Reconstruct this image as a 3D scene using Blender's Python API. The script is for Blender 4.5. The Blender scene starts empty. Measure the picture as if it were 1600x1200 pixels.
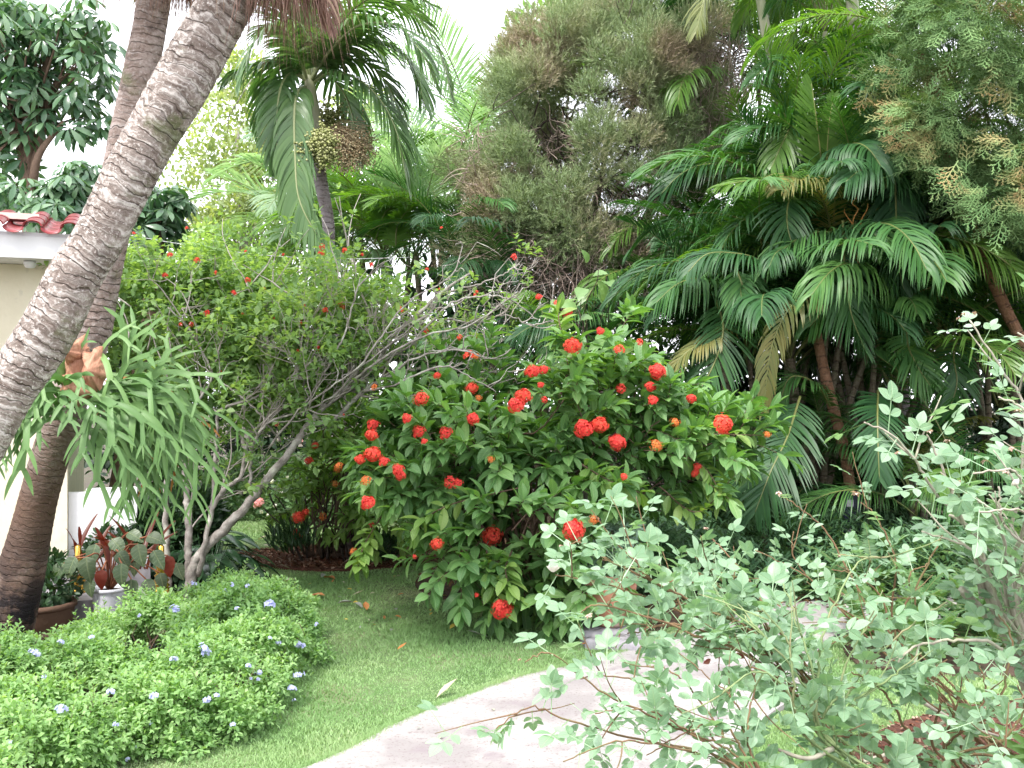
import bpy, math
import numpy as np
from mathutils import Vector
R = math.radians
# ------------------------------------------------------------------ camera, world, sun, exposure
sc = bpy.context.scene
col = sc.collection
F = 35.0 / 36.0 * 1600.0
EYE = 1.6
cam_d = bpy.data.cameras.new('camera')
cam_d.lens = 35.0; cam_d.sensor_width = 36.0; cam_d.clip_start = 0.05; cam_d.clip_end = 500
cam = bpy.data.objects.new('camera', cam_d); col.objects.link(cam)
cam.location = (0, 0, EYE); cam.rotation_euler = (R(90), 0, 0)
sc.camera = cam

SUN_EL, SUN_AZ = 58.0, 205.0      # azimuth measured from +Y (view direction) clockwise: behind the camera, a bit left
wd = bpy.data.worlds.new('World'); sc.world = wd; wd.use_nodes = True
nt = wd.node_tree; nt.nodes.clear()
out = nt.nodes.new('ShaderNodeOutputWorld'); bg = nt.nodes.new('ShaderNodeBackground')
sky = nt.nodes.new('ShaderNodeTexSky'); sky.sky_type = 'NISHITA'; sky.sun_disc = False
sky.sun_elevation = R(SUN_EL); sky.sun_rotation = R(SUN_AZ)
sky.air_density = 1.0; sky.dust_density = 4.0; sky.ozone_density = 1.0
mixw = nt.nodes.new('ShaderNodeMix'); mixw.data_type = 'RGBA'
mixw.inputs['Factor'].default_value = 0.80
mixw.inputs[7].default_value = (10.6, 10.7, 11.3, 1)        # white cloud veil over the blue
nt.links.new(sky.outputs[0], mixw.inputs[6]); nt.links.new(mixw.outputs[2], bg.inputs[0])
bg.inputs[1].default_value = 0.12
nt.links.new(bg.outputs[0], out.inputs[0])

sun_d = bpy.data.lights.new('sun', 'SUN'); sun_d.energy = 2.1; sun_d.angle = R(11); sun_d.color = (1, .96, .9)
sun = bpy.data.objects.new('sun', sun_d); col.objects.link(sun)
sv = Vector((math.sin(R(SUN_AZ)) * math.cos(R(SUN_EL)), math.cos(R(SUN_AZ)) * math.cos(R(SUN_EL)), math.sin(R(SUN_EL))))
sun.rotation_euler = sv.to_track_quat('Z', 'Y').to_euler()
sc.view_settings.view_transform = 'Standard'; sc.view_settings.look = 'None'
sc.view_settings.exposure = 1.47; sc.view_settings.gamma = 1
cy = sc.cycles
cy.use_denoising = True; cy.max_bounces = 7; cy.diffuse_bounces = 4; cy.glossy_bounces = 2; cy.transmission_bounces = 4
cy.transparent_max_bounces = 4; cy.use_adaptive_sampling = True; cy.adaptive_threshold = 0.02
sc.render.use_persistent_data = False

# ------------------------------------------------------------------ maths helpers
rs = np.random.RandomState
def W(px, py, d):
    return np.array([(px - 800) / F * d, d, EYE - (py - 600) / F * d])
def G(px, py, z=0.0):
    d = (EYE - z) * F / (py - 600); return np.array([(px - 800) / F * d, d, z])
def WP(l): return np.array([W(*p[:3]) for p in l])
def nrm(v): return v / np.maximum(np.linalg.norm(v, axis=-1, keepdims=True), 1e-9)
def spline(P, n):
    P = np.asarray(P, float); m = len(P)
    if m < 3:
        t = np.linspace(0, 1, n)[:, None]; return P[0] * (1 - t) + P[-1] * t
    Q = np.vstack([2 * P[0] - P[1], P, 2 * P[-1] - P[-2]])
    u = np.linspace(0, m - 1 - 1e-6, n); i = u.astype(int); t = (u - i)[:, None]
    a, b, c, d = Q[i], Q[i + 1], Q[i + 2], Q[i + 3]
    return .5 * (2 * b + (c - a) * t + (2 * a - 5 * b + 4 * c - d) * t ** 2 + (3 * b - a - 3 * c + d) * t ** 3)
def frames(D, H):
    y = nrm(D); z = H - (H * y).sum(-1, keepdims=True) * y
    bad = np.linalg.norm(z, axis=-1) < 1e-3
    z[bad] = np.cross(y[bad], [1, .3, 0]); z = nrm(z); x = np.cross(y, z)
    return np.stack([x, y, z], -1)
class Geo:
    def __init__(s): s.V = []; s.F = []; s.M = []; s.U = []; s.n = 0
    def add(s, V, Fc, mi=0, uv=None):
        V = np.asarray(V, float); Fc = np.asarray(Fc, int)
        if len(V) == 0: return s
        s.V.append(V); s.F.append(Fc + s.n); s.M.append(np.full(len(Fc), mi)); s.n += len(V)
        s.U.append(np.zeros((len(V), 2)) if uv is None else uv)
        return s
    def inst(s, T, P, Rm, S, mi=0):
        Vt, Ft = T[:2]; P = np.asarray(P, float); n = len(P)
        if n == 0: return s
        S = np.broadcast_to(np.asarray(S, float), (n,)) if np.ndim(S) < 2 else S
        Sv = S[:, None, None] if S.ndim == 1 else S[:, None, :]
        V = np.einsum('nij,nkj->nki', Rm, Vt[None] * Sv) + P[:, None]
        k = len(Vt); Fc = Ft[None] + (np.arange(n) * k)[:, None, None]
        return s.add(V.reshape(-1, 3), Fc.reshape(-1, 3), mi, np.tile(T[2], (n, 1)) if len(T) > 2 else None)
    def mesh(s, name, mats, smooth=True, off=None, uv=False):
        V = np.concatenate(s.V) if s.V else np.zeros((3, 3)); Fc = np.concatenate(s.F) if s.F else np.array([[0, 1, 2]])
        if off is not None: V = V - np.asarray(off)
        me = bpy.data.meshes.new(name)
        me.vertices.add(len(V)); me.vertices.foreach_set('co', V.astype(np.float32).ravel())
        me.loops.add(len(Fc) * 3); me.loops.foreach_set('vertex_index', Fc.astype(np.int32).ravel())
        me.polygons.add(len(Fc)); me.polygons.foreach_set('loop_start', np.arange(0, len(Fc) * 3, 3, dtype=np.int32))
        if not isinstance(mats, (list, tuple)): mats = [mats]
        for m in mats: me.materials.append(m)
        if len(mats) > 1: me.polygons.foreach_set('material_index', np.concatenate(s.M).astype(np.int32))
        me.polygons.foreach_set('use_smooth', np.full(len(Fc), smooth))
        if uv:
            U = np.concatenate(s.U); l = me.uv_layers.new(name='UVMap')
            l.data.foreach_set('uv', U[Fc.ravel()].astype(np.float32).ravel())
        me.update(calc_edges=True)
        return me
def quads(n, k, wrap=True):
    i = np.arange(n - 1)[:, None]; j = np.arange(k if wrap else k - 1)[None]; j2 = (j + 1) % k
    a = i * k + j; b = i * k + j2; c = (i + 1) * k + j2; d = (i + 1) * k + j
    return np.concatenate([np.stack([a, b, c], -1).reshape(-1, 3), np.stack([a, c, d], -1).reshape(-1, 3)])
def tube(P, r, k=6, caps=True, mod=None):
    P = np.asarray(P, float); n = len(P); r = np.broadcast_to(np.asarray(r, float), (n,))
    T = nrm(np.gradient(P, axis=0)); N = np.zeros((n, 3))
    h = np.array([0, 0, 1.]) if abs(T[0][2]) < .9 else np.array([1., 0, 0])
    v = np.cross(T[0], h); v /= np.linalg.norm(v)
    for i in range(n):
        v = v - T[i] * np.dot(v, T[i]); v /= max(np.linalg.norm(v), 1e-9); N[i] = v
    B = np.cross(T, N); a = np.arange(k) / k * 2 * math.pi
    rr = r[:, None] * np.ones((1, k))
    if mod is not None: rr = rr * mod
    V = P[:, None] + rr[..., None] * (np.cos(a)[None, :, None] * N[:, None] + np.sin(a)[None, :, None] * B[:, None])
    L = np.concatenate([[0], np.cumsum(np.linalg.norm(np.diff(P, axis=0), axis=1))])
    uv = np.stack([np.tile(np.abs(a / math.pi - 1)[None], (n, 1)), np.tile(L[:, None], (1, k))], -1).reshape(-1, 2)
    V = V.reshape(-1, 3); Fc = quads(n, k)
    if caps:
        V = np.vstack([V, P[0], P[-1]]); j = np.arange(k); j2 = (j + 1) % k
        Fc = np.vstack([Fc, np.stack([np.full(k, n * k), j2, j], -1), np.stack([np.full(k, n * k + 1), (n - 1) * k + j, (n - 1) * k + j2], -1)])
        uv = np.vstack([uv, uv[0], uv[-1]])
    return V, Fc, uv
def add_tube(g, P, r, k=6, mi=0, mod=None):
    V, Fc, uv = tube(P, r, k, True, mod); g.add(V, Fc, mi, uv)
def add_box(g, lo, hi, mi=0, rot=0, c=None):
    lo = np.array(lo, float); hi = np.array(hi, float)
    V = np.array([[x, y, z] for x in (lo[0], hi[0]) for y in (lo[1], hi[1]) for z in (lo[2], hi[2])])
    if rot:
        c = (lo + hi) / 2 if c is None else np.asarray(c); ca, sa = math.cos(rot), math.sin(rot); q = V - c
        V = np.stack([q[:, 0] * ca - q[:, 1] * sa, q[:, 0] * sa + q[:, 1] * ca, q[:, 2]], -1) + c
    Fq = [(0, 1, 3, 2), (4, 6, 7, 5), (0, 4, 5, 1), (2, 3, 7, 6), (0, 2, 6, 4), (1, 5, 7, 3)]
    g.add(V, [t for q in Fq for t in ((q[0], q[1], q[2]), (q[0], q[2], q[3]))], mi)
def add_lathe(g, prof, c, k=28, mi=0):
    prof = np.array(prof, float); a = np.arange(k) / k * 2 * math.pi; n = len(prof)
    V = np.stack([prof[:, 0:1] * np.cos(a), prof[:, 0:1] * np.sin(a), np.tile(prof[:, 1:2], (1, k))], -1).reshape(-1, 3) + np.asarray(c)
    g.add(V, quads(n, k), mi)
def leaf_t(w=.4, seg=4, fold=.15, curl=.25, wave=0, peak=.45):
    """one leaf along +Y, length 1; folded at the midrib, tip curling down"""
    ys = np.linspace(0, 1, seg + 1)[1:-1]
    prof = lambda y: w / 2 * np.clip(np.sin(np.pi * y ** (math.log(.5) / math.log(peak))), 0, 1) ** .8
    z = lambda y: -curl * y ** 2 + .12 * y
    V = [[0, 0, 0]]
    for i, y in enumerate(ys):
        hw = prof(y); zz = z(y); wv = wave * (1 if i % 2 else -1)
        V += [[-hw, y, zz + fold * hw * 2 + wv], [0, y, zz], [hw, y, zz + fold * hw * 2 - wv]]
    V.append([0, 1, z(1)]); n = len(ys); Fc = [[0, 2, 1], [0, 3, 2]]
    for i in range(n - 1):
        a = 1 + i * 3; b = a + 3
        Fc += [[a, a + 1, b + 1], [a, b + 1, b], [a + 1, a + 2, b + 2], [a + 1, b + 2, b + 1]]
    a = 1 + (n - 1) * 3; t = len(V) - 1
    Fc += [[a, a + 1, t], [a + 1, a + 2, t]]
    V = np.array(V, float); return V, np.array(Fc), np.stack([V[:, 0] / (w / 2), V[:, 1]], -1)
def combine(parts):
    """parts: (template, pos, dir, up, scale) -> one template"""
    g = Geo()
    for T, p, d, u, s in parts:
        g.inst(T, [p], frames(np.array([d], float), np.array([u], float)), [s])
    return np.concatenate(g.V), np.concatenate(g.F), np.concatenate(g.U)
def unit(r, n): return nrm(r.normal(size=(n, 3)))
def shell_points(r, blobs, n, shell=.75, cull=.8, up=0.0):
    """points near the skin of a union of ellipsoids (cx,cy,cz,rx,ry,rz)"""
    B = np.array(blobs, float); wt = (B[:, 3] * B[:, 4] * B[:, 5]) ** (2 / 3.); wt /= wt.sum()
    i = r.choice(len(B), n, p=wt); u = unit(r, n); u[:, 2] += up; u = nrm(u)
    rad = shell + (1 - shell) * r.rand(n) ** .6
    P = B[i, :3] + u * B[i, 3:] * rad[:, None]; N = nrm(u / B[i, 3:])
    if cull and len(B) > 1:
        keep = np.ones(n, bool)
        for j in range(len(B)):
            q = ((P - B[j, :3]) / B[j, 3:]); ins = ((q ** 2).sum(1) < cull ** 2) & (i != j); keep &= ~ins
        P, N = P[keep], N[keep]
    return P, N
def clumps(r, blobs, n, rad, shell=.7, squash=.75, up=0.0):
    P, N = shell_points(r, blobs, n, shell, .75, up); s = rad * (.65 + .7 * r.rand(len(P)))
    return np.column_stack([P, s, s, s * squash])
# ------------------------------------------------------------------ material helpers
MATS = {}
def new_mat(name):
    m = bpy.data.materials.new(name); m.use_nodes = True; t = m.node_tree; t.nodes.clear(); MATS[name] = m
    return m, t
def nd(t, ty, **kw):
    n = t.nodes.new(ty)
    for k, v in kw.items():
        if k.startswith('i_'):
            n.inputs[k[2:].replace('_', ' ')].default_value = v
        else: setattr(n, k, v)
    return n
def ramp(t, fac, cols, interp='LINEAR'):
    n = t.nodes.new('ShaderNodeValToRGB'); n.color_ramp.interpolation = interp; e = n.color_ramp.elements
    while len(e) < len(cols): e.new(.5)
    for i, c in enumerate(cols):
        if len(c) == 2: p, c = c
        else: p = i / (len(cols) - 1)
        e[i].position = p; e[i].color = (*c, 1)
    t.links.new(fac, n.inputs[0]); return n.outputs[0]
def leaf_mat(name, cols, nscale=1.5, nmix=.5, rough=.45, trans=.3, tcol=None, spec=.4, objr=.0, vein=0):
    m, t = new_mat(name); L = t.links.new
    geo = nd(t, 'ShaderNodeNewGeometry'); tc = nd(t, 'ShaderNodeTexCoord')
    no = nd(t, 'ShaderNodeTexNoise'); no.inputs['Scale'].default_value = nscale; no.inputs['Detail'].default_value = 3
    L(tc.outputs['Object'], no.inputs['Vector'])
    mr = nd(t, 'ShaderNodeMapRange'); mr.inputs[1].default_value = .3; mr.inputs[2].default_value = .7; L(no.outputs[0], mr.inputs[0])
    mx = nd(t, 'ShaderNodeMix'); mx.inputs[0].default_value = nmix; L(geo.outputs['Random Per Island'], mx.inputs[2]); L(mr.outputs[0], mx.inputs[3])
    fac = mx.outputs[0]
    if objr:
        oi = nd(t, 'ShaderNodeObjectInfo'); m2 = nd(t, 'ShaderNodeMix'); m2.inputs[0].default_value = objr
        L(fac, m2.inputs[2]); L(oi.outputs['Random'], m2.inputs[3]); fac = m2.outputs[0]
    cols = [(c_[0] * 1.03, c_[1], c_[2] * 1.18) if (len(c_) == 3 and c_[1] > c_[0] and c_[1] > c_[2]) else c_ for c_ in cols]
    c = ramp(t, fac, cols); vh = None
    if vein:
        uv = nd(t, 'ShaderNodeUVMap'); sp = nd(t, 'ShaderNodeSeparateXYZ'); L(uv.outputs[0], sp.inputs[0])
        def M(op, a, b=0.):
            q = nd(t, 'ShaderNodeMath', operation=op)
            for i, v in enumerate((a, b)):
                if isinstance(v, (int, float)): q.inputs[i].default_value = v
                else: L(v, q.inputs[i])
            return q.outputs[0]
        a = M('ABSOLUTE', sp.outputs[0]); fr = M('FRACT', M('SUBTRACT', M('MULTIPLY', sp.outputs[1], vein), M('MULTIPLY', a, 1.3))); tri = M('ABSOLUTE', M('SUBTRACT', fr, .5))
        def MR(s, lo, hi, o0, o1):
            q = nd(t, 'ShaderNodeMapRange'); q.inputs[1].default_value = lo; q.inputs[2].default_value = hi; q.inputs[3].default_value = o0; q.inputs[4].default_value = o1; L(s, q.inputs[0]); return q.outputs[0]
        rib = MR(a, .03, .12, 1., 0.); side = MR(tri, .36, .5, 0., .5); vh = M('MAXIMUM', rib, side)
        mm = nd(t, 'ShaderNodeMix'); mm.data_type = 'RGBA'; mm.blend_type = 'SCREEN'; L(M('MULTIPLY', vh, .22), mm.inputs[0]); L(c, mm.inputs[6]); mm.inputs[7].default_value = (.3, .34, .16, 1); c = mm.outputs[2]
    p = nd(t, 'ShaderNodeBsdfPrincipled'); p.inputs['Roughness'].default_value = rough; p.inputs['Specular IOR Level'].default_value = spec
    if vh is not None:
        bp = nd(t, 'ShaderNodeBump'); bp.inputs['Strength'].default_value = .6; bp.inputs['Distance'].default_value = .003; bp.invert = True; L(vh, bp.inputs['Height']); L(bp.outputs[0], p.inputs['Normal'])
    L(c, p.inputs['Base Color'])
    tr = nd(t, 'ShaderNodeBsdfTranslucent')
    hs = nd(t, 'ShaderNodeMix'); hs.data_type = 'RGBA'; hs.blend_type = 'MULTIPLY'; hs.inputs[0].default_value = 1
    hs.inputs[7].default_value = (*(tcol or (1.5, 1.5, .5)), 1); L(c, hs.inputs[6]); L(hs.outputs[2], tr.inputs[0])
    ms = nd(t, 'ShaderNodeMixShader'); ms.inputs[0].default_value = trans; L(p.outputs[0], ms.inputs[1]); L(tr.outputs[0], ms.inputs[2])
    o = nd(t, 'ShaderNodeOutputMaterial'); L(ms.outputs[0], o.inputs[0]); return m
def surf_mat(name, cols, scale=5, detail=6, rough=.8, bump=.3, bscale=None, bdist=.01, spec=.3, coord='Object', stretch=None, extra=None):
    """noise mottled surface with bump; extra=(cols2 mask scale, lo, hi, colour) list of patches"""
    m, t = new_mat(name); L = t.links.new; tc = nd(t, 'ShaderNodeTexCoord')
    vec = tc.outputs[coord]
    if stretch:
        mp = nd(t, 'ShaderNodeMapping'); mp.inputs['Scale'].default_value = stretch; L(vec, mp.inputs[0]); vec = mp.outputs[0]
    no = nd(t, 'ShaderNodeTexNoise'); no.inputs['Scale'].default_value = scale; no.inputs['Detail'].default_value = detail; no.inputs['Roughness'].default_value = .65
    L(vec, no.inputs['Vector'])
    mr = nd(t, 'ShaderNodeMapRange'); mr.inputs[1].default_value = .28; mr.inputs[2].default_value = .72; L(no.outputs[0], mr.inputs[0])
    c = ramp(t, mr.outputs[0], cols)
    for (es, lo, hi, ec) in (extra or []):
        n2 = nd(t, 'ShaderNodeTexNoise'); n2.inputs['Scale'].default_value = es; n2.inputs['Detail'].default_value = 5; L(tc.outputs[coord], n2.inputs['Vector'])
        m2 = nd(t, 'ShaderNodeMapRange'); m2.inputs[1].default_value = lo; m2.inputs[2].default_value = hi; L(n2.outputs[0], m2.inputs[0])
        mm = nd(t, 'ShaderNodeMix'); mm.data_type = 'RGBA'; L(m2.outputs[0], mm.inputs[0]); L(c, mm.inputs[6]); mm.inputs[7].default_value = (*ec, 1); c = mm.outputs[2]
    p = nd(t, 'ShaderNodeBsdfPrincipled'); p.inputs['Roughness'].default_value = rough; p.inputs['Specular IOR Level'].default_value = spec
    L(c, p.inputs['Base Color'])
    if bump:
        n3 = nd(t, 'ShaderNodeTexNoise'); n3.inputs['Scale'].default_value = bscale or scale * 4; n3.inputs['Detail'].default_value = 6; L(vec, n3.inputs['Vector'])
        b = nd(t, 'ShaderNodeBump'); b.inputs['Strength'].default_value = bump; b.inputs['Distance'].default_value = bdist
        L(n3.outputs[0], b.inputs['Height']); L(b.outputs[0], p.inputs['Normal'])
    o = nd(t, 'ShaderNodeOutputMaterial'); L(p.outputs[0], o.inputs[0]); return m
# ------------------------------------------------------------------ object helpers
def tag(o, label=None, cat=None, group=None, kind=None):
    if label: o['label'] = label
    if cat: o['category'] = cat
    if group: o['group'] = group
    if kind: o['kind'] = kind
    return o
def thing(name, label, cat, loc=(0, 0, 0), group=None):
    o = bpy.data.objects.new(name, None); col.objects.link(o); o.location = [float(x) for x in loc]; o.empty_display_size = .1
    return tag(o, label, cat, group)
def part(name, g, mats, parent, smooth=True, uv=False, label=None, off=None):
    """mesh part; g holds world coordinates"""
    base = np.zeros(3); p = parent
    while p is not None: base += np.array(p.location); p = p.parent
    if off is not None: base = base + np.asarray(off)
    me = g.mesh(name, mats, smooth, base, uv)
    o = bpy.data.objects.new(name, me); col.objects.link(o); o.parent = parent
    if off is not None: o.location = [float(x) for x in off]
    if label: o['label'] = label
    return o
def solo(name, g, mats, label, cat, group=None, kind=None, smooth=True, uv=False, loc=(0, 0, 0)):
    me = g.mesh(name, mats, smooth, loc, uv); o = bpy.data.objects.new(name, me); col.objects.link(o); o.location = [float(x) for x in loc]
    return tag(o, label, cat, group, kind)
def shared(name, me, parent, loc, rot=(0, 0, 0), s=1.0):
    """child sharing a mesh; loc in world, converted to the parent's frame"""
    o = bpy.data.objects.new(name, me); col.objects.link(o); o.parent = parent
    base = np.zeros(3); p = parent
    while p is not None: base += np.array(p.location); p = p.parent
    o.location = [float(x) for x in (np.asarray(loc) - base)]; o.rotation_euler = [float(x) for x in rot]
    o.scale = (s, s, s) if np.isscalar(s) else s
    return o
# ================================================================== SETTING
def inpoly(P, poly):
    poly = np.asarray(poly); x, y = P[:, 0], P[:, 1]; c = np.zeros(len(P), bool); j = len(poly) - 1
    for i in range(len(poly)):
        xi, yi = poly[i][:2]; xj, yj = poly[j][:2]
        c ^= ((yi > y) != (yj > y)) & (x < (xj - xi) * (y - yi) / (yj - yi + 1e-12) + xi); j = i
    return c
def bumpz(x, y): return .004 * np.sin(x * 1.7 + y * .9) + .003 * np.sin(y * 2.3 - x * 1.1) + .003 * np.sin(x * .6 + 1)
def fan_sheet(g, poly, z, mi=0, thick=0):
    """flat sheet from a 2D outline, triangulated"""
    from mathutils.geometry import tessellate_polygon
    pts = [Vector((p[0], p[1], 0)) for p in poly]; tri = tessellate_polygon([pts]); n = len(pts)
    V = np.array([[p[0], p[1], z] for p in poly]); Fc = np.array(tri)
    e1 = V[Fc[:, 1]] - V[Fc[:, 0]]; e2 = V[Fc[:, 2]] - V[Fc[:, 0]]; flip = np.cross(e1, e2)[:, 2] < 0
    Fc[flip] = Fc[flip][:, ::-1]; g.add(V, Fc, mi)
    if thick:
        V2 = V.copy(); V2[:, 2] -= thick; i = np.arange(n); j = (i + 1) % n
        g.add(np.vstack([V, V2]), np.vstack([np.stack([i, j, j + n], -1), np.stack([i, j + n, i + n], -1)]), mi)

pathL = spline([(-2.6, 2.2), (-1.35, 3.55), (-.80, 4.15), (-.50, 4.67), (-.22, 5.05), (.06, 5.37), (.475, 5.68), (.80, 6.02), (1.2, 6.42), (1.5, 6.75), (1.95, 7.15), (2.7, 7.45), (3.8, 7.6), (7, 7.8)], 90)
pathR = spline([(.2, 2.2), (.75, 3.6), (.97, 4.25), (1.2, 4.7), (1.46, 5.05), (1.66, 5.45), (1.84, 5.95), (2.15, 6.35), (2.75, 6.62), (3.8, 6.75), (7, 6.9)], 70)
_r = rs(11)
pl = pathL.copy(); pl[:, :2] += _r.normal(size=pl.shape) * .006
path_poly = np.vstack([pl, pathR[::-1]])
soil_right = spline([(1.25, 2.2), (1.3, 3.6), (1.43, 4.2), (1.66, 4.52), (1.92, 4.72), (2.2, 4.88), (2.6, 4.98), (4.2, 5.1), (7, 5.3)], 50)
soil_right_poly = np.vstack([soil_right, [(7, 2.2)]])
back_bed = np.vstack([spline([(7.5, 7.3), (3.6, 7.05), (2.4, 6.95), (1.6, 6.8), (1.1, 6.55), (.85, 6.4), (.45, 6.75), (0, 7.0), (-.45, 7.35), (-.75, 7.8), (-.72, 8.4), (-.45, 9.2), (-.3, 10.5), (-.4, 12.2)], 90), [(-.4, 17), (9, 17)]])
island = np.array([(-1.55 + 1.0 * math.cos(a) * (1 + .07 * math.sin(3 * a)), 9.15 + .62 * math.sin(a) * (1 + .05 * math.cos(4 * a))) for a in np.linspace(0, 2 * math.pi, 60, endpoint=False)])
left_bed = np.vstack([spline([(-1.3, 4.95), (-1.5, 5.9), (-1.85, 6.5), (-2.1, 7.1), (-2.25, 7.9), (-2.9, 8.7), (-4, 9.2)], 40), [(-9, 9.2), (-9, 2.5), (-1.9, 2.5)], spline([(-2.1, 3.4), (-1.75, 4.3), (-1.3, 4.95)], 12)[:-1]])

m_ground = surf_mat('ground soil', [(.035, .028, .018), (.07, .055, .035), (.05, .06, .025)], 3, bump=.6, bdist=.03)
g = Geo(); n = 61; xs = np.linspace(-1, 1, n); xs = np.sign(xs) * np.abs(xs) ** 1.8 * 60
X, Y = np.meshgrid(xs, xs + 8); g.add(np.stack([X, Y, -.05 + 0 * X], -1).reshape(-1, 3), quads(n, n, False))
solo('ground', g, m_ground, 'dark garden soil under the planting', 'ground', kind='structure')

def lawn_material():
    m, t = new_mat('lawn turf'); L = t.links.new; tc = nd(t, 'ShaderNodeTexCoord')
    no = nd(t, 'ShaderNodeTexNoise'); no.inputs['Scale'].default_value = 1.6; no.inputs['Detail'].default_value = 5; no.inputs['Roughness'].default_value = .6
    L(tc.outputs['Object'], no.inputs['Vector'])
    mr = nd(t, 'ShaderNodeMapRange'); mr.inputs[1].default_value = .3; mr.inputs[2].default_value = .7; L(no.outputs[0], mr.inputs[0])
    c = ramp(t, mr.outputs[0], [(.12, .20, .09), (.16, .26, .12), (.22, .29, .16), (.30, .31, .2)])
    n2 = nd(t, 'ShaderNodeTexNoise'); n2.inputs['Scale'].default_value = 140; n2.inputs['Detail'].default_value = 3; L(tc.outputs['Object'], n2.inputs['Vector'])
    mm = nd(t, 'ShaderNodeMix'); mm.data_type = 'RGBA'; mm.blend_type = 'MULTIPLY'; mm.inputs[0].default_value = .8
    c2 = ramp(t, n2.outputs[0], [(.3, .3, .25), (1.3, 1.3, 1.1)]); L(c, mm.inputs[6]); L(c2, mm.inputs[7])
    p = nd(t, 'ShaderNodeBsdfPrincipled'); p.inputs['Roughness'].default_value = .9; p.inputs['Specular IOR Level'].default_value = .1; L(mm.outputs[2], p.inputs['Base Color'])
    b = nd(t, 'ShaderNodeBump'); b.inputs['Strength'].default_value = .9; b.inputs['Distance'].default_value = .02; L(n2.outputs[0], b.inputs['Height']); L(b.outputs[0], p.inputs['Normal'])
    o = nd(t, 'ShaderNodeOutputMaterial'); L(p.outputs[0], o.inputs[0]); return m
m_lawn = lawn_material()
g = Geo(); nx, ny = 90, 90
X, Y = np.meshgrid(np.linspace(-9, 7, nx), np.linspace(2.2, 15, ny)); g.add(np.stack([X, Y, bumpz(X, Y)], -1).reshape(-1, 3), quads(ny, nx, False))
solo('lawn', g, m_lawn, 'mown green lawn between the hedge, the path and the shrubs', 'lawn', kind='structure')

m_path = surf_mat('path concrete', [(.24, .225, .215), (.34, .325, .315), (.40, .385, .375)], 2.2, 8, .85, .35, 60, .006,
                  extra=[(1.6, .46, .62, (.23, .212, .21)), (5, .56, .70, (.21, .18, .19)), (38, .56, .72, (.2, .17, .17)), (90, .6, .7, (.16, .13, .12))])
g = Geo(); fan_sheet(g, path_poly, .03, thick=.08)
solo('path', g, m_path, 'pale pinkish concrete path curving to the right', 'path', kind='structure')

m_mulch = surf_mat('mulch', [(.055, .022, .014), (.11, .045, .03), (.16, .09, .065)], 22, 8, .95, .9, 60, .03)
m_soil = surf_mat('soil', [(.04, .028, .018), (.08, .05, .035), (.06, .055, .03)], 6, 8, .95, .8, 50, .03)
def bed(name, poly, mat, label, z=.02, h=.05, seed=1):
    """slightly mounded bed sheet clipped to its outline"""
    poly = np.asarray(poly); lo = poly.min(0); hi = poly.max(0); g = Geo(); fan_sheet(g, poly, z, thick=.09)
    return solo(name, g, mat, label, 'flower bed', kind='structure')
bed('soil_bed', back_bed, m_soil, 'dark soil bed under the shrubs and palms')
fern_bed = spline([(1.95, 5.62), (2.0, 6.0), (2.3, 6.32), (2.9, 6.5), (4, 6.62), (6.9, 6.75), (6.9, 5.6), (3.4, 5.45), (2.4, 5.4), (1.95, 5.62)], 50)[:-1]
bed('soil_bed', fern_bed, m_soil, 'dark soil bed of ferns inside the curve of the path', .018)
bed('soil_bed', soil_right_poly, m_mulch, 'red brown soil bed under the rose bushes', .022)
bed('soil_bed', island, m_mulch, 'round mulch bed around the palm with the fruit', .021)
bed('soil_bed', left_bed, m_soil, 'soil bed under the pale green hedge', .019)
# bark chips on the mulch
m_chip = surf_mat('bark chip', [(.09, .04, .025), (.22, .13, .09), (.34, .26, .2)], 3, rough=.9, bump=0)
m_chip = leaf_mat('bark chips', [(.05, .02, .012), (.13, .05, .03), (.22, .12, .08), (.42, .33, .26)], rough=.9, trans=0, spec=.1, nmix=.2)
r = rs(5); g = Geo(); T = leaf_t(.45, 3, .05, .1)
def chips(poly, n, smin, smax, z):
    lo = np.min(poly, 0)[:2]; hi = np.minimum(np.max(poly, 0)[:2], [4.5, 12]); P = lo + r.rand(n, 2) * (hi - lo); P = P[inpoly(P, poly)]
    P = np.column_stack([P, z + r.rand(len(P)) * .012]); D = unit(r, len(P)); D[:, 2] *= .35; H = np.tile([0, 0, 1.], (len(P), 1)) + r.normal(size=(len(P), 3)) * .3
    g.inst(T, P, frames(D, H), smin + (smax - smin) * r.rand(len(P)))
chips(island, 9000, .02, .05, .024); chips(soil_right_poly, 16000, .012, .035, .025)
solo('bark_mulch', g, m_chip, 'red brown bark chips scattered over the mulch beds', 'mulch', kind='stuff', smooth=False)
g = Geo(); chips(back_bed, 14000, .02, .06, .024); chips(left_bed, 5000, .02, .05, .022)
m_litter = leaf_mat('leaf litter', [(.04, .025, .015), (.1, .06, .03), (.17, .11, .05), (.08, .1, .03)], rough=.9, trans=.05, spec=.1, nmix=.2)
solo('leaf_litter', g, m_litter, 'brown dead leaves lying on the soil under the shrubs', 'leaf litter', kind='stuff', smooth=False)

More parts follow.
